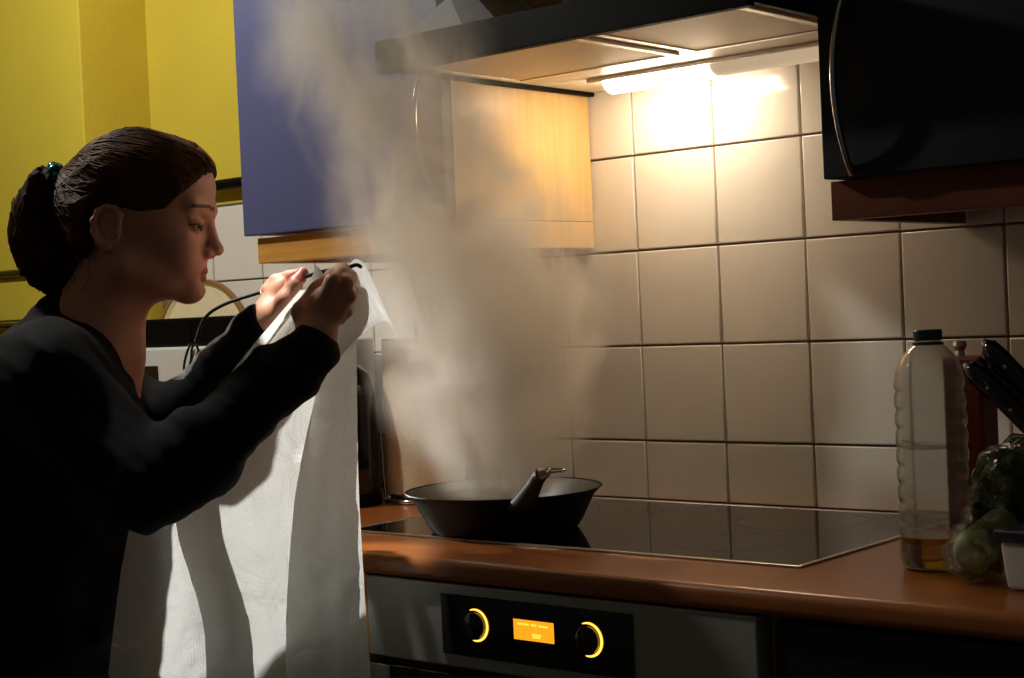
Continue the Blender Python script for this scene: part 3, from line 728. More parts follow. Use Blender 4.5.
for a, b, r, r2 in ((Bs(962, 555, .008), Bs(988, 528, .06), .030, .030), (Bs(988, 528, .06), cc, .031, .058), (Bs(972, 500, .065), Bs(1000, 470, .09), .012, .02)): S.add(cone(a, b, r, r2), .03)
S.cut(lambda p: .9012-p[:, 2], .004)
S.mesh('cling_film', cc-.17, cc+.14, .004, 'film', bro, disp=lambda p: (vnoise(p*np.array([1, 1, .6]), 75)-.5)*.017+(np.abs(vnoise(p, 40)-.5))*.02)
# tub with blue lid
tb = onZ(1000, 590, .9006); 
t = thing('plastic_tub', tuple(tb), 'white plastic tub with dark blue lid at the right edge', 'tub')
ux = np.array([math.cos(-.12), math.sin(-.12), 0]); uy = np.array([-ux[1], ux[0], 0])
def tubbox(name, w0, w1, d0, d1, z0, z1, m, bev, taper=0.0):
    bm = bmesh.new(); add_box(bm, w0, w1, d0, d1, z0, z1, bev, 3)
    for v in bm.verts:
        k = 1-taper*(z1-v.co.z)/(z1-z0); x = (w0+w1)/2+(v.co.x-(w0+w1)/2)*k; y = (d0+d1)/2+(v.co.y-(d0+d1)/2)*k
        v.co = Vector(tuple(tb+ux*x+uy*y+np.array([0, 0, v.co.z])))
    return finish(bm, name, m, t, 40, True)
tubbox('body', 0, .15, 0, .10, 0, .050, 'white_plastic', .006, .07)
tubbox('lid', -.004, .154, -.004, .104, .0505, .0625, 'lid_blue', .003)

# ================================================================== PERSON
HD = 2.03; HK = HD/F_PX; HO = P(140, 220, HD)
def H(u, v, c=0.0): return HO+HK*((u-140)*R2-(v-220)*U2-c*FW)
root_xy = P(45, 690, 2.07)
per = thing('person', (root_xy[0], root_xy[1], 0), 'young person in black zip jacket, dark ponytail, holding up a white cloth', 'person')
S = Sculpt()
def E(u, v, c, a, b, d, ang=0, k=12, sub=False):
    f = ell(H(u, v, c), (a*HK, b*HK, d*HK), ang); (S.sub if sub else S.add)(f, k*HK)
def Cn(a, b, ra, rb, k=8): S.add(cone(H(*a), H(*b), ra*HK, rb*HK), k*HK)
E(137, 194, 0, 64, 58, 54)                       # cranium
E(171, 189, 0, 44, 41, 47, k=18)                 # forehead
E(163, 236, 0, 44.5, 46, 44, k=18)               # mid face
E(160, 266, 0, 34, 32, 36, k=16)                 # lower face
for s in (1, -1):
    Cn((186, 290, 6*s), (134, 268, 40*s), 10, 13, 16)      # jaw line
    E(180, 243, 27*s, 19, 14, 15, k=14)                    # cheekbone
    E(185, 262, 18*s, 15, 16, 14, k=12)
    Cn((209.5, 211, 7*s), (199, 208, 34*s), 6, 5.5, 10)    # brow ridge
E(191, 268, 0, 14.5, 17, 20, k=10)               # muzzle
E(193, 289.5, 0, 11.5, 11.5, 15, k=10)           # chin
Cn((207.5, 219, 0), (214.5, 246, 0), 5.5, 6.2, 6); E(217.3, 250, 0, 6.6, 6.0, 6.8, k=5)   # nose
for s in (1, -1): E(208.5, 254, 7.5*s, 6.2, 4.8, 5, k=4)
E(210, 257.5, 3.6, 2.8, 1.8, 2.0, 0, 1.5, True); E(210, 257.5, -3.6, 2.8, 1.8, 2.0, 0, 1.5, True)
for s in (1, -1):
    E(208, 227.5, 21*s, 9.5, 7.5, 11, 0, 7, True)          # eye socket
    E(198.2, 228.3, 23*s, 9.6, 9.2, 9.8, k=2); E(208, 229.6, 23*s, 8.5, 2.7, 9.5, -6, 1.0, True)   # lids and slit
    Cn((206.2, 223.6, 17*s), (197, 222.8, 33*s), 1.6, 1.8, 3)
E(201.5, 270.8, 0, 6.3, 3.9, 12.5, -14, 3); E(199.8, 278.4, 0, 6.2, 4.2, 11, 10, 3)        # lips
E(207.5, 274.6, 0, 5.5, .9, 11, 0, 1.5, True); E(207, 284, 0, 6, 2.6, 12, 0, 4, True)
for s in (1, -1):                                # ears
    E(122, 230, 51*s, 12.5, 18, 6, -8, 4); E(118, 247, 53*s, 6, 7, 4.5, 0, 3)
    hx = [(113, 246), (109.5, 236), (109, 225), (113, 216), (121, 211.5), (129, 213), (134, 220), (133, 226)]
    for q in range(len(hx)-1): Cn((hx[q][0], hx[q][1], (57+1.5*math.sin(q))*s), (hx[q+1][0], hx[q+1][1], (57+1.5*math.sin(q+1))*s), 3.0, 3.0, 3)
    E(125, 231, 61*s, 7.5, 9.5, 6.5, -8, 3, True)
    E(132, 237, 57*s, 3.5, 5, 3.5, 0, 3)
Cn((128, 258, 0), (77, 356, 0), 40, 40, 22)      # neck
NB = P(85, 362, 2.05); PV = P(45, 680, 2.07)
S.add(cone(NB, PV, .075, .085), .05)
shN, elN, wrN = P(52, 392, 1.915), P(150, 484, 1.845), P(311, 352, 1.905)
shF, elF, wrF = P(80, 388, 2.215), P(158, 428, 2.19), P(268, 322, 2.045)
for sh, el, wr in ((shN, elN, wrN), (shF, elF, wrF)):
    S.add(cone(NB+(sh-NB)*.1, sh, .036, .034), .03); S.add(cone(sh, el, .036, .026), .02); S.add(cone(el, wr, .025, .0225), .01)
def chain(pts, radii, k=.0035):
    for i in range(len(pts)-1): S.add(cone(P(*pts[i]), P(*pts[i+1]), radii[i], radii[i+1]), k)
# near (right) hand: back of the hand to the viewer, pinching the cloth above
S.add(cone(wrN, P(316, 338, 1.905), .0235, .025), .012)
S.add(ell(P(321, 320, 1.910), (.0215, .046, .0150), -24), .012)
S.add(ell(P(330, 303, 1.912), (.0240, .020, .0135), -24), .010)
chain([(324, 299, 1.905), (333, 281, 1.897), (341, 274, 1.918), (344, 268.5, 1.942)], [.0105, .0098, .0086, .0074])
chain([(333, 297, 1.908), (345, 283, 1.905), (350, 277, 1.932), (347, 276, 1.955)], [.0108, .0100, .0088, .0076])
chain([(338, 306, 1.913), (348.5, 296, 1.912), (351, 291, 1.942), (345, 289, 1.962)], [.0102, .0094, .0084, .0072])
chain([(339, 318, 1.919), (346, 311, 1.920), (349, 306, 1.947), (343, 303, 1.962)], [.0090, .0082, .0074, .0064])
chain([(308, 333, 1.918), (303, 312, 1.930), (318, 291, 1.945), (333, 277, 1.952), (341, 270, 1.952)], [.0140, .0130, .0110, .0096, .0080], .008)
# far (left) hand: palm towards the viewer, thumb against the index finger
S.add(cone(wrF, P(271, 316, 2.045), .0205, .022), .012)
S.add(ell(P(273.5, 305, 2.052), (.0190, .040, .0140), -26), .012)
chain([(268, 291, 2.058), (276, 281.5, 2.062), (289, 277, 2.058), (301, 273.5, 2.047)], [.0105, .0098, .0086, .0072])
chain([(273, 292, 2.066), (283, 282, 2.078), (294, 282, 2.072), (299, 288, 2.058)], [.0105, .0097, .0086, .0074])
chain([(278, 296, 2.070), (288, 288, 2.080), (297, 290, 2.070), (298, 297, 2.056)], [.0100, .0092, .0082, .0072])
chain([(281, 303, 2.068), (290, 297, 2.076), (296, 299, 2.066), (294, 305, 2.054)], [.0088, .0080, .0072, .0062])
chain([(276, 315, 2.032), (286, 300, 2.022), (295, 285, 2.026), (302.5, 273, 2.034)], [.0135, .0125, .0105, .0080], .008)
def slot_fn(fc):
    d = fc-HO; u = 140+(d@R2)/HK; v = 220-(d@U2)/HK; c = -(d@FW)/HK; s = np.zeros(len(fc), int)
    lip = (u > 194) & (v > 267.6) & (v < 281.8) & (np.abs(c) < 13-.5*np.abs(v-274.6)) & (u > 196+np.abs(c)*.15)
    s[lip] = 1
    bw = 2.5-.045*(np.abs(c)-8); br = (u > 186) & (np.abs(v-(210.5-2.2*np.sin((np.abs(c)-6)/34*math.pi*.8))) < bw) & (np.abs(c) > 7) & (np.abs(c) < 40) & (u < 216)
    s[br] = 2
    ls = (u > 190) & (np.abs(v-226.6) < 1.1) & (np.abs(c) > 14) & (np.abs(c) < 34); s[ls] = 2
    return s
ap = np.stack([HO, PV, shN, shF, wrN, wrF, P(350, 270, 1.9), P(30, 300, 2.0)])
S.mesh('body', ap.min(0)-.16, ap.max(0)+.17, .0024, 'skin', per, slots=(['lip', 'brow'], slot_fn))
for s in (1, -1):
    ev, ef = lathe_data([(8.3*HK*math.sin(a), 8.3*HK*math.cos(a)) for a in np.linspace(0.001, math.pi-.001, 15)], 20)
    c0 = H(199.0, 228.6, 23*s); gaze = (R2*.93+FW*(-.36*s))/1.0; gaze /= np.linalg.norm(gaze)
    me = bpy.data.meshes.new('eye'); me.from_pydata([tuple(np.array(v)+c0) for v in ev], [], ef); me.update()
    eo = link('eye', me, 'eye', per); me.materials.append(M['iris'])
    for p in me.polygons:
        p.use_smooth = True
        if (np.array(p.center)-c0)@gaze > 8.3*HK*.83: p.material_index = 1

# hair: scalp volume
HLu = np.array([40, 62, 84, 98, 107, 122, 150, 176, 196, 216, 240]); HLv = np.array([290, 286, 270, 254, 224, 210, 216, 212, 194, 168, 160])
def hl_cut(p):
    d = p-HO; u = 140+(d@R2)/HK; v = 220-(d@U2)/HK
    return (v-np.interp(u, HLu, HLv))*HK*.75
TIE = H(60, 179, 0)
def hair_disp(p):
    d = (p-TIE); u = d@R2; v = d@U2; c = d@FW; L = np.linalg.norm(d, axis=1)
    phi = np.arctan2(v+.02, np.maximum(u, -.02)+.03)*3.0 + c*38
    q = np.stack([phi, L*5, c*14], 1)
    return (vnoise(q, 3.2)-.5)*.0026+(vnoise(q, 10)-.5)*.0022+(vnoise(p, 38)-.5)*.004
S = Sculpt()
S.add(ell(H(137, 193, 0), (70*HK, 63*HK, 60*HK)), .01)
S.add(ell(H(172, 187, 0), (47*HK, 46*HK, 52*HK)), .02)
S.add(ell(H(100, 225, 0), (36*HK, 46*HK, 50*HK), 20), .02)
S.add(ell(H(78, 195, 0), (20*HK, 30*HK, 30*HK)), .02)
S.cut(hl_cut, .006)
hair = S.mesh('hair', H(50, 290, 0)-.13, H(220, 120, 0)+.13, .0026, 'hair', per, disp=hair_disp)
# strands combed back to the tie
from mathutils.bvhtree import BVHTree
def tree_of(o): return BVHTree.FromPolygons([v.co.copy() for v in o.data.vertices], [tuple(p.vertices) for p in o.data.polygons])
hb_ = tree_of(hair); sv, sf = [], []
ND = lambda p: Vector(tuple(map(float, p)))
for k in range(2600):
    th = rng.uniform(0, 1); s = 1 if rng.random() < .75 else -1
    uu = float(np.interp(th, [0, .3, .62, .8, 1], [212, 178, 130, 104, 86])); vv = float(np.interp(uu, HLu, HLv))-4-rng.uniform(0, 14)
    c = s*rng.uniform(0, 46) if th < .28 else s*rng.uniform(44, 66)
    a = H(uu, vv, c)+.02*(H(uu, vv, c)-H(140, 200, 0))/np.linalg.norm(H(uu, vv, c)-H(140, 200, 0))
    f0 = rng.uniform(0, .7) if rng.random() < .7 else 0.0; f1 = min(1.0, f0+rng.uniform(.25, .7)); pts = []; ph = rng.uniform(0, 6); lift = rng.uniform(.0001, .0018); bend = rng.normal()*.010
    for j in range(10):
        tt = f0+(f1-f0)*j/9; base = a*(1-tt)+TIE*tt; out = base-H(138, 205, 0); out /= np.linalg.norm(out)
        q = base+out*.05*math.sin(math.pi*tt)+U2*(bend*math.sin(math.pi*tt)+.0025*math.sin(ph+9*tt))
        loc, nrm, _, _ = hb_.find_nearest(ND(q))
        pts.append(np.array(loc)+np.array(nrm)*lift*math.sin(math.pi*(j+.3)/9.6))
    v_, f_ = tube_data(pts, [.0002]+[.0007]*8+[.0002], 4, False, len(sv)); sv += v_; sf += f_
strands = pydata('hair_strands', sv, sf, 'hair_strand', per); strands['kind'] = 'stuff'
# ponytail
S = Sculpt(); Q = lambda u, v, c=0: H(u, v, c)
for a, b, ra, rb in (((62, 179), (46, 184), 10, 15), ((46, 184), (36, 208), 15, 20), ((36, 208), (36, 238), 20, 21), ((36, 238), (46, 262), 22, 24), ((46, 262), (54, 284), 24, 12), ((60, 235), (66, 268), 16, 18)):
    S.add(cone(Q(*a), Q(*b), ra*HK, rb*HK), .015)
def tail_disp(p):
    d = p-HO; q = np.stack([(d@R2)*60+np.sin((d@U2)*34)*.8, (d@U2)*9, (d@FW)*60], 1); return (vnoise(q, 2.4)-.5)*.011+(vnoise(q, 6)-.5)*.004
pt = S.mesh('ponytail', Q(5, 300)-.09, Q(90, 165)+.09, .003, 'hair', per, disp=tail_disp)
sv, sf = [], []
for k in range(420):
    a = rng.uniform(0, 2*math.pi); r = rng.uniform(.55, 1.12); ph = rng.uniform(0, 6)
    ln = rng.uniform(.75, 1.05); pts = []
    ax = [(60, 179, 8), (46, 185, 15), (35, 210, 20), (33, 238, 22), (44, 264, 24), (54, 290, 14)]
    for j in range(12):
        tt = j/11*ln*5; i = min(int(tt), 4); f = min(tt-i, 1.1)
        u = ax[i][0]*(1-f)+ax[i+1][0]*f; v = ax[i][1]*(1-f)+ax[i+1][1]*f; rr_ = (ax[i][2]*(1-f)+ax[i+1][2]*f)*r
        pts.append(Q(u+rr_*math.cos(a+.15*tt)+1.5*math.sin(ph+tt*2), v+1.2*math.cos(ph*2+tt*2), rr_*math.sin(a+.15*tt)))
    v_, f_ = tube_data(pts, [.0006]*10+[.0005, .0002], 4, False, len(sv)); sv += v_; sf += f_
for k in range(22):      # loose hairs at the nape
    u, v = rng.uniform(82, 104), rng.uniform(246, 266); c = rng.uniform(12, 40); e = (u+rng.uniform(-12, 10), v+rng.uniform(14, 30))
    v_, f_ = tube_data(catmull([Q(u, v, c), Q((u+e[0])/2+rng.normal()*4, (v+e[1])/2+rng.normal()*3, c+3), Q(e[0], e[1], c+2)], 5), [.0004]*9+[.0003, .0001], 4, False, len(sv)); sv += v_; sf += f_
o = pydata('strands', sv, sf, 'hair_strand', pt); o['kind'] = 'stuff'
tp = [Q(60+2.5*math.cos(a), 179+12*math.sin(a)*1.0, 13*math.cos(a)) for a in np.linspace(0, 2*math.pi, 29)]
tn = (H(46, 184)-H(66, 178)); tn /= np.linalg.norm(tn); b1 = np.cross(tn, FW); b1 /= np.linalg.norm(b1); b2 = np.cross(tn, b1)
tp = [H(59, 179.5)+.0165*(math.cos(a)*b1+math.sin(a)*b2)*(1+.10*math.sin(9*a))+tn*.003*math.sin(7*a) for a in np.linspace(0, 2*math.pi, 65)]
o = tube('hair_tie', tp, .0068, 'sparkle', per, 10); o['label'] = 'sparkling teal hair tie'

# jacket
S = Sculpt(); FA = FW
S.add(cone(P(58, 425, 2.06), P(40, 560, 2.065), .100, .102, (FA, 1.55)), .03)
S.add(cone(P(40, 560, 2.065), P(34, 705, 2.07), .102, .112, (FA, 1.45)), .04)
S.add(cone(P(96, 440, 2.03), P(70, 560, 2.05), .062, .06, (FA, 1.5)), .05)
S.add(cone(P(56, 380, 1.93), P(76, 376, 2.20), .062, .062), .05)
S.add(cone(P(40, 372, 1.97), P(50, 368, 2.14), .062, .062), .05)
# collar
cl = P(84, 362, 2.045); ct = P(106, 306, 2.04)
S.add(cone(ct, cl, .0595, .070), .02)
S.add(ell(P(60, 322, 2.05), (.036, .036, .062)), .02)
CLu = np.array([-80, 0, 21, 42, 60, 74, 88, 103, 124, 136, 160]); CLv = np.array([200, 285, 296, 290, 289, 293, 304, 319, 340, 352, 330])
def collar_cut(p):
    d = p-HO; u = 140+(d@R2)/HK; v = 220-(d@U2)/HK; side = np.maximum(np.abs(d@FW-.01)-.085, 0)
    return (np.interp(u, CLu, CLv)-v)*HK*.7-side*3-np.maximum(u-150, 0)*HK*4
S.cut(collar_cut, .006)
# sleeves
S.add(cone(shN, elN, .067, .052), .05); S.add(cone(elN, P(203, 450, 1.865), .051, .0450), .02); S.add(cone(P(203, 450, 1.865), P(276, 379, 1.892), .0450, .0380), .02); S.add(cone(P(276, 379, 1.892), P(308, 354, 1.905), .0385, .0320), .015)
S.add(cone(shF, elF, .062, .046), .04); S.add(cone(elF, P(222, 372, 2.10), .042, .031), .02); S.add(cone(P(222, 372, 2.10), P(265, 325, 2.05), .0315, .0265), .015)
cutN = (P(345, 300, 1.905)-P(276, 379, 1.892)); cutN /= np.linalg.norm(cutN)
fax = (elN-wrN)/np.linalg.norm(elN-wrN)
def jk_disp(p):
    dn = np.abs((p-wrN)@fax); q = np.stack([p@fax*1.0, p@U2*.35, p@FW*.35], 1)
    return (vnoise(q, 42)-.5)*.011+(vnoise(p, 16)-.5)*.014+(vnoise(q, 90)-.5)*.004
ap = np.stack([P(-60, 420, 2.06), PV, shN, shF, wrN, wrF, P(100, 290, 2.04), P(150, 530, 1.83)])
jk = S.mesh('jacket', ap.min(0)-.19, ap.max(0)+.16, .0045, 'jacket', per, disp=jk_disp)
# ribbed cuffs
for a, b, r0, r1 in ((P(297, 363, 1.900), P(313, 350.5, 1.9055), .0345, .0325), (P(257, 334, 2.057), P(269, 321.5, 2.046), .0290, .0270)):
    path = [a+(b-a)*s for s in np.linspace(0, 1, 9)]; rr_ = [r0+(r1-r0)*s+.0009*(-1)**k for k, s in enumerate(np.linspace(0, 1, 9))]
    tube('cuff', path, rr_, 'jacket', jk, 24)
from mathutils.bvhtree import BVHTree
bv = BVHTree.FromPolygons([v.co.copy() for v in jk.data.vertices], [tuple(p.vertices) for p in jk.data.polygons])
zp = []
for u, v in catmull([np.array(q, float) for q in ((135, 353), (143, 375), (152, 398), (160, 420))], 8):
    hit = bv.ray_cast(Vector(CAM), Vector(P(u, v, 1.0)-CAM).normalized())[0]
    if hit is not None and (not zp or (np.array(hit)-zp[-1])@(np.array(hit)-zp[-1]) < .0016): zp.append(np.array(hit))
if len(zp) > 2: tube('zip', zp, .0022, 'zip', jk, 8)
hem = []
# trousers and shoes
S = Sculpt(); hipc = np.array([root_xy[0], root_xy[1], .76]); side = FW*np.array([1, 1, 0]); side /= np.linalg.norm(side); fwd = np.array([R2[0], R2[1], 0]); fwd /= np.linalg.norm(fwd)
S.add(ell(hipc+[0, 0, -.02], (.125, .12, .165), 0, np.stack([fwd, [0, 0, 1.0], side], 1)), .03)
for s in (-1, 1):
    hp_ = hipc+side*s*.085+np.array([0, 0, -.06]); kn_ = hipc+side*s*.095+fwd*.03; kn_[2] = .42; an = hipc+side*s*.10-fwd*.01; an[2] = .09
    S.add(cone(hp_, kn_, .088, .064), .04); S.add(cone(kn_, an, .062, .052), .02)
S.mesh('trousers', hipc-[.32, .32, .74], hipc+[.32, .32, .2], .008, 'denim', per, disp=lambda p: (vnoise(p, 14)-.5)*.014)
for s in (-1, 1):
    an = hipc+side*s*.10-fwd*.01; an[2] = 0
    S = Sculpt(); S.add(cone(an+fwd*(-.04)+[0, 0, .042], an+fwd*.14+[0, 0, .028], .042, .034), .01); S.add(cone(an+[0, 0, .05], an+[0, 0, .10], .045, .047), .02); S.cut(lambda p: .001-p[:, 2], .004)
    S.mesh('shoe', an-[.25, .25, .02], an+[.25, .25, .18], .005, 'shoe', per)

# ================================================================== WHITE CLOTH
cloth = thing('kitchen_cloth', tuple(P(330, 300, 1.99)*np.array([1, 1, 0])+np.array([0, 0, .52])), 'white waffle cloth held up by both hands, hanging in folds', 'cloth')
colsB = [(112, 1.985), (150, 2.0), (195, 2.02), (238, 2.01), (205, 1.98), (236, 1.95), (262, 1.975), (300, 2.005), (335, 2.01), (286, 1.975), (320, 1.95), (345, 1.955), (368, 1.965)]
colsM = [(140, 1.99), (160, 2.0), (175, 2.02), (203, 2.01), (176, 1.98), (203, 1.95), (240, 1.975), (305, 2.0), (335, 2.01), (295, 1.975), (322, 1.95), (342, 1.955), (359, 1.965)]
colsU = [(222, 1.99), (232, 2.0), (240, 2.01), (252, 2.0), (242, 1.985), (256, 1.965), (275, 1.975), (322, 1.99), (340, 2.0), (318, 1.965), (335, 1.945), (347, 1.95), (357, 1.96)]
colsT = [(300, 2.0), (303, 2.005), (306, 2.01), (309, 2.005), (310, 1.995), (313, 1.985), (320, 1.985), (336, 1.99), (344, 1.995), (340, 1.98), (346, 1.97), (351, 1.972), (356, 1.98)]
rows = [(colsT, 290), (colsU, 384), (colsM, 500), (colsB, 640), ([(u+(u-240)*.10, d) for u, d in colsB], 800), ([(u+(u-240)*.14, d) for u, d in colsB], 880)]
NS, NV = 168, 130
ctrl = np.array([[[u, vv, d] for u, d in cs] for cs, vv in rows])
def interp_rows(a, n):
    return np.array(catmull(list(a), max(1, n//(len(a)-1))))
g1 = np.array([interp_rows(ctrl[r], NS) for r in range(len(rows))]); g2 = interp_rows(g1, NV)     # rows x cols x 3
nr, nc = g2.shape[:2]
pw = np.array([[P(*g2[i, j]) for j in range(nc)] for i in range(nr)])
flat = pw.reshape(-1, 3)
sfade = np.clip((np.arange(nr)/nr)*3, .15, 1).repeat(nc)
flat = flat+((vnoise(flat*np.array([1, 1, .45]), 26)-.5)*.014+(vnoise(flat+3.1, 60)-.5)*.006)[:, None]*sfade[:, None]*(-FW)
def grid_mesh(name, fl, nr, nc, parent, uvs=None):
    fs = [(i*nc+j, (i+1)*nc+j, (i+1)*nc+j+1, i*nc+j+1) for i in range(nr-1) for j in range(nc-1)]
    if uvs is None:
        A_ = fl.reshape(nr, nc, 3); du = np.concatenate([np.zeros((nr, 1)), np.cumsum(np.linalg.norm(np.diff(A_, axis=1), axis=2), 1)], 1); dv = np.concatenate([np.zeros((1, nc)), np.cumsum(np.linalg.norm(np.diff(A_, axis=0), axis=2), 0)], 0)
        du = np.broadcast_to(du[nr//2], (nr, nc)); uvs = np.stack([du, dv], -1).reshape(-1, 2)
    o = pydata(name, fl, fs, 'cloth', parent, 80, uv=uvs)
    return o
grid_mesh('drape', flat, nr, nc, cloth)
# upper part turned over the hand, corner flopping to the right
topA = [(347, 270, 1.965), (350, 264, 1.972), (355, 259, 1.985), (361, 261, 1.995), (366, 267, 2.0), (371, 276, 2.0)]
midB = [(341, 300, 1.945), (348, 297, 1.935), (357, 294, 1.940), (367, 294, 1.955), (375, 296, 1.972), (382, 302, 1.985)]
midC = [(331, 342, 1.935), (342, 333, 1.925), (356, 325, 1.935), (370, 316, 1.952), (380, 313, 1.968), (389, 318, 1.985)]
botD = [(317, 388, 1.942), (333, 366, 1.938), (352, 344, 1.950), (370, 328, 1.965), (386, 321, 1.975), (398, 338, 1.985)]
gc_ = np.array([interp_rows(np.array(r, float), 40) for r in (topA, midB, midC, botD)]); gg = interp_rows(gc_, 40)
pw = np.array([[P(*gg[i, j]) for j in range(gg.shape[1])] for i in range(gg.shape[0])]).reshape(-1, 3)
pw = pw+((vnoise(pw, 40)-.5)*.006)[:, None]*(-FW)
grid_mesh('turned_corner', pw, gg.shape[0], gg.shape[1], cloth)
topA = [(303, 284, 2.02), (312, 276, 2.01), (317, 266, 2.0), (326, 279, 1.99), (330, 284, 1.985)]
botD = [(300, 300, 2.02), (308, 298, 2.005), (317, 297, 1.985), (326, 296, 1.975), (336, 294, 1.97)]
gc_ = np.array([interp_rows(np.array(r, float), 24) for r in (topA, botD)]); gg = interp_rows(gc_, 10)
pw = np.array([[P(*gg[i, j]) for j in range(gg.shape[1])] for i in range(gg.shape[0])]).reshape(-1, 3)
grid_mesh('pinched_edge', pw, gg.shape[0], gg.shape[1], cloth)
cpth = catmull([P(196, 342, 2.12), P(205, 318, 2.12), P(225, 304, 2.115), (P(258, 293, 2.10)), P(283, 284, 2.085), P(305, 277, 2.03), P(325, 271, 2.0), P(343, 269, 1.965), P(356, 265, 1.965), P(361, 267, 1.97)], 6)
o = tube('cord', cpth, .0025, 'cord', cloth, 10, flat=1.0); o['label'] = 'black cord along the upper edge'

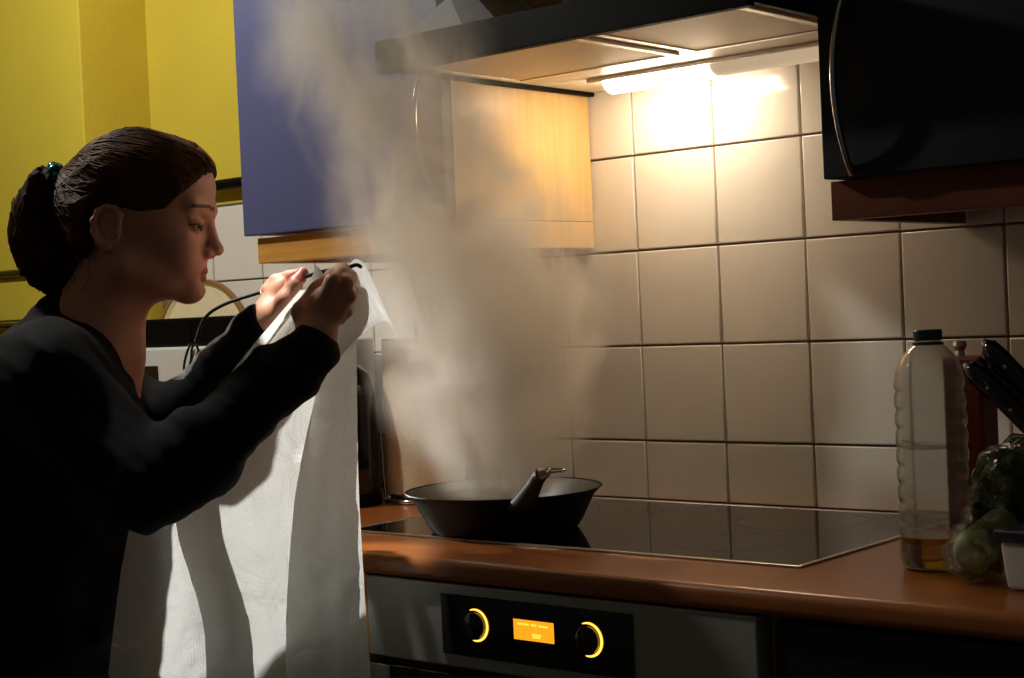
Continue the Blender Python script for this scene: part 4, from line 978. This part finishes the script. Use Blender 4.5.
# ================================================================== STEAM
knots = [  # pixel u, v, radius in pixels, depth
    (502, 500, 84, 2.19), (499, 450, 98, 2.17), (498, 400, 114, 2.15), (498, 350, 130, 2.14), (492, 300, 142, 2.12), (474, 240, 144, 2.09), (446, 180, 134, 2.04), (410, 120, 132, 1.99),
    (372, 60, 128, 1.95), (346, 0, 126, 1.93), (330, -60, 120, 1.91), (318, -160, 130, 1.9)]
kz = np.array([P(u, v, d)[2] for u, v, r, d in knots]); kx = np.array([P(u, v, d)[0] for u, v, r, d in knots]); ky = np.array([P(u, v, d)[1] for u, v, r, d in knots]); kr = np.array([r/F_PX*d for u, v, r, d in knots])
Zmin, Zmax = .955, float(kz.max())
def smoke_mat():
    m = bpy.data.materials.new('steam'); m.use_nodes = True; nt = m.node_tree; nt.nodes.clear()
    N = lambda ty, **kw: nt.nodes.new(ty)
    out = N('ShaderNodeOutputMaterial'); vol = N('ShaderNodeVolumePrincipled')
    vol.inputs['Color'].default_value = (0.975, 0.93, 0.855, 1); vol.inputs['Anisotropy'].default_value = 0.15
    nt.links.new(vol.outputs[0], out.inputs['Volume'])
    geo = N('ShaderNodeNewGeometry'); sep = N('ShaderNodeSeparateXYZ'); nt.links.new(geo.outputs['Position'], sep.inputs[0])
    mr = N('ShaderNodeMapRange'); mr.inputs['From Min'].default_value = float(kz.min()); mr.inputs['From Max'].default_value = float(kz.max()); nt.links.new(sep.outputs['Z'], mr.inputs['Value'])
    def ramp(vals):
        cr = N('ShaderNodeValToRGB'); cr.color_ramp.interpolation = 'B_SPLINE' if False else 'LINEAR'; el = cr.color_ramp.elements
        ts = (kz-kz.min())/(kz.max()-kz.min())
        while len(el) < len(ts): el.new(.5)
        for e, t_, v_ in zip(el, ts, vals): e.position = float(t_); e.color = (float(v_[0]), float(v_[1]), float(v_[2]), 1)
        nt.links.new(mr.outputs[0], cr.inputs[0]); return cr
    # centre x, centre y, radius packed as (x+1)/2, (y+1), r
    cr = ramp([((x+1)/2, y+1, r*2) for x, y, r in zip(kx, ky, kr)]); sc = N('ShaderNodeSeparateColor'); nt.links.new(cr.outputs[0], sc.inputs[0])
    def mth(op, a, b=None, c=None):
        n = N('ShaderNodeMath'); n.operation = op
        for i, x in enumerate((a, b, c)):
            if x is None: continue
            if isinstance(x, (int, float)): n.inputs[i].default_value = x
            else: nt.links.new(x, n.inputs[i])
        return n.outputs[0]
    # domain warping for curls
    nz = N('ShaderNodeTexNoise'); nz.inputs['Scale'].default_value = 5.5; nz.inputs['Detail'].default_value = 2; nt.links.new(geo.outputs['Position'], nz.inputs['Vector'])
    sw = N('ShaderNodeSeparateColor'); nt.links.new(nz.outputs['Color'], sw.inputs[0])
    cx = mth('MULTIPLY_ADD', sc.outputs[0], 2.0, -1.0); cy = mth('SUBTRACT', sc.outputs[1], 1.0); rr = mth('MULTIPLY', sc.outputs[2], 0.5)
    dx = mth('SUBTRACT', mth('ADD', sep.outputs['X'], mth('MULTIPLY_ADD', sw.outputs[0], .16, -.08)), cx)
    dy = mth('SUBTRACT', mth('ADD', sep.outputs['Y'], mth('MULTIPLY_ADD', sw.outputs[1], .16, -.08)), cy)
    dist = mth('DIVIDE', mth('SQRT', mth('ADD', mth('MULTIPLY', dx, dx), mth('MULTIPLY', dy, dy))), rr)
    fall = N('ShaderNodeMapRange'); fall.interpolation_type = 'SMOOTHSTEP'; fall.inputs['From Min'].default_value = 1.0; fall.inputs['From Max'].default_value = 0.25; nt.links.new(dist, fall.inputs['Value'])
    mp = N('ShaderNodeMapping'); mp.inputs['Scale'].default_value = (1, 1, .62); nt.links.new(geo.outputs['Position'], mp.inputs[0])
    n2 = N('ShaderNodeTexNoise'); n2.inputs['Scale'].default_value = 11.0; n2.inputs['Detail'].default_value = 6.0; n2.inputs['Roughness'].default_value = .62; n2.inputs['Distortion'].default_value = 1.3; nt.links.new(mp.outputs[0], n2.inputs['Vector'])
    puff = N('ShaderNodeMapRange'); puff.interpolation_type = 'SMOOTHSTEP'; puff.inputs['From Min'].default_value = .43; puff.inputs['From Max'].default_value = .66; nt.links.new(n2.outputs['Fac'], puff.inputs['Value'])
    base = mth('MULTIPLY_ADD', puff.outputs[0], 54.0, 7.0)
    # thins with height
    th = N('ShaderNodeMapRange'); th.inputs['From Min'].default_value = 1.0; th.inputs['From Max'].default_value = 1.7; th.inputs['To Min'].default_value = 1.0; th.inputs['To Max'].default_value = .22; nt.links.new(sep.outputs['Z'], th.inputs['Value'])
    dens = mth('MULTIPLY', mth('MULTIPLY', base, fall.outputs[0]), th.outputs[0])
    nt.links.new(dens, vol.inputs['Density'])
    return m
zz = np.linspace(Zmin, Zmax-.005, 40); sv = []; sg = 28
for z_ in zz:
    x_ = np.interp(z_, kz, kx); y_ = np.interp(z_, kz, ky); r_ = np.interp(z_, kz, kr)*1.32
    if z_ < 1.0: r_ = min(r_, .128)
    for k in range(sg): a = 2*math.pi*k/sg; sv.append((x_+r_*math.cos(a), min(y_+r_*math.sin(a), -.012), z_))
sf = [(i*sg+k, i*sg+(k+1) % sg, (i+1)*sg+(k+1) % sg, (i+1)*sg+k) for i in range(len(zz)-1) for k in range(sg)]
sf += [tuple(range(sg))[::-1], tuple((len(zz)-1)*sg+k for k in range(sg))]
o = pydata('steam', sv, sf, smoke_mat()); tag(o, 'thick cloud of steam rising from the frying pan towards the hood', 'steam', kind='stuff')
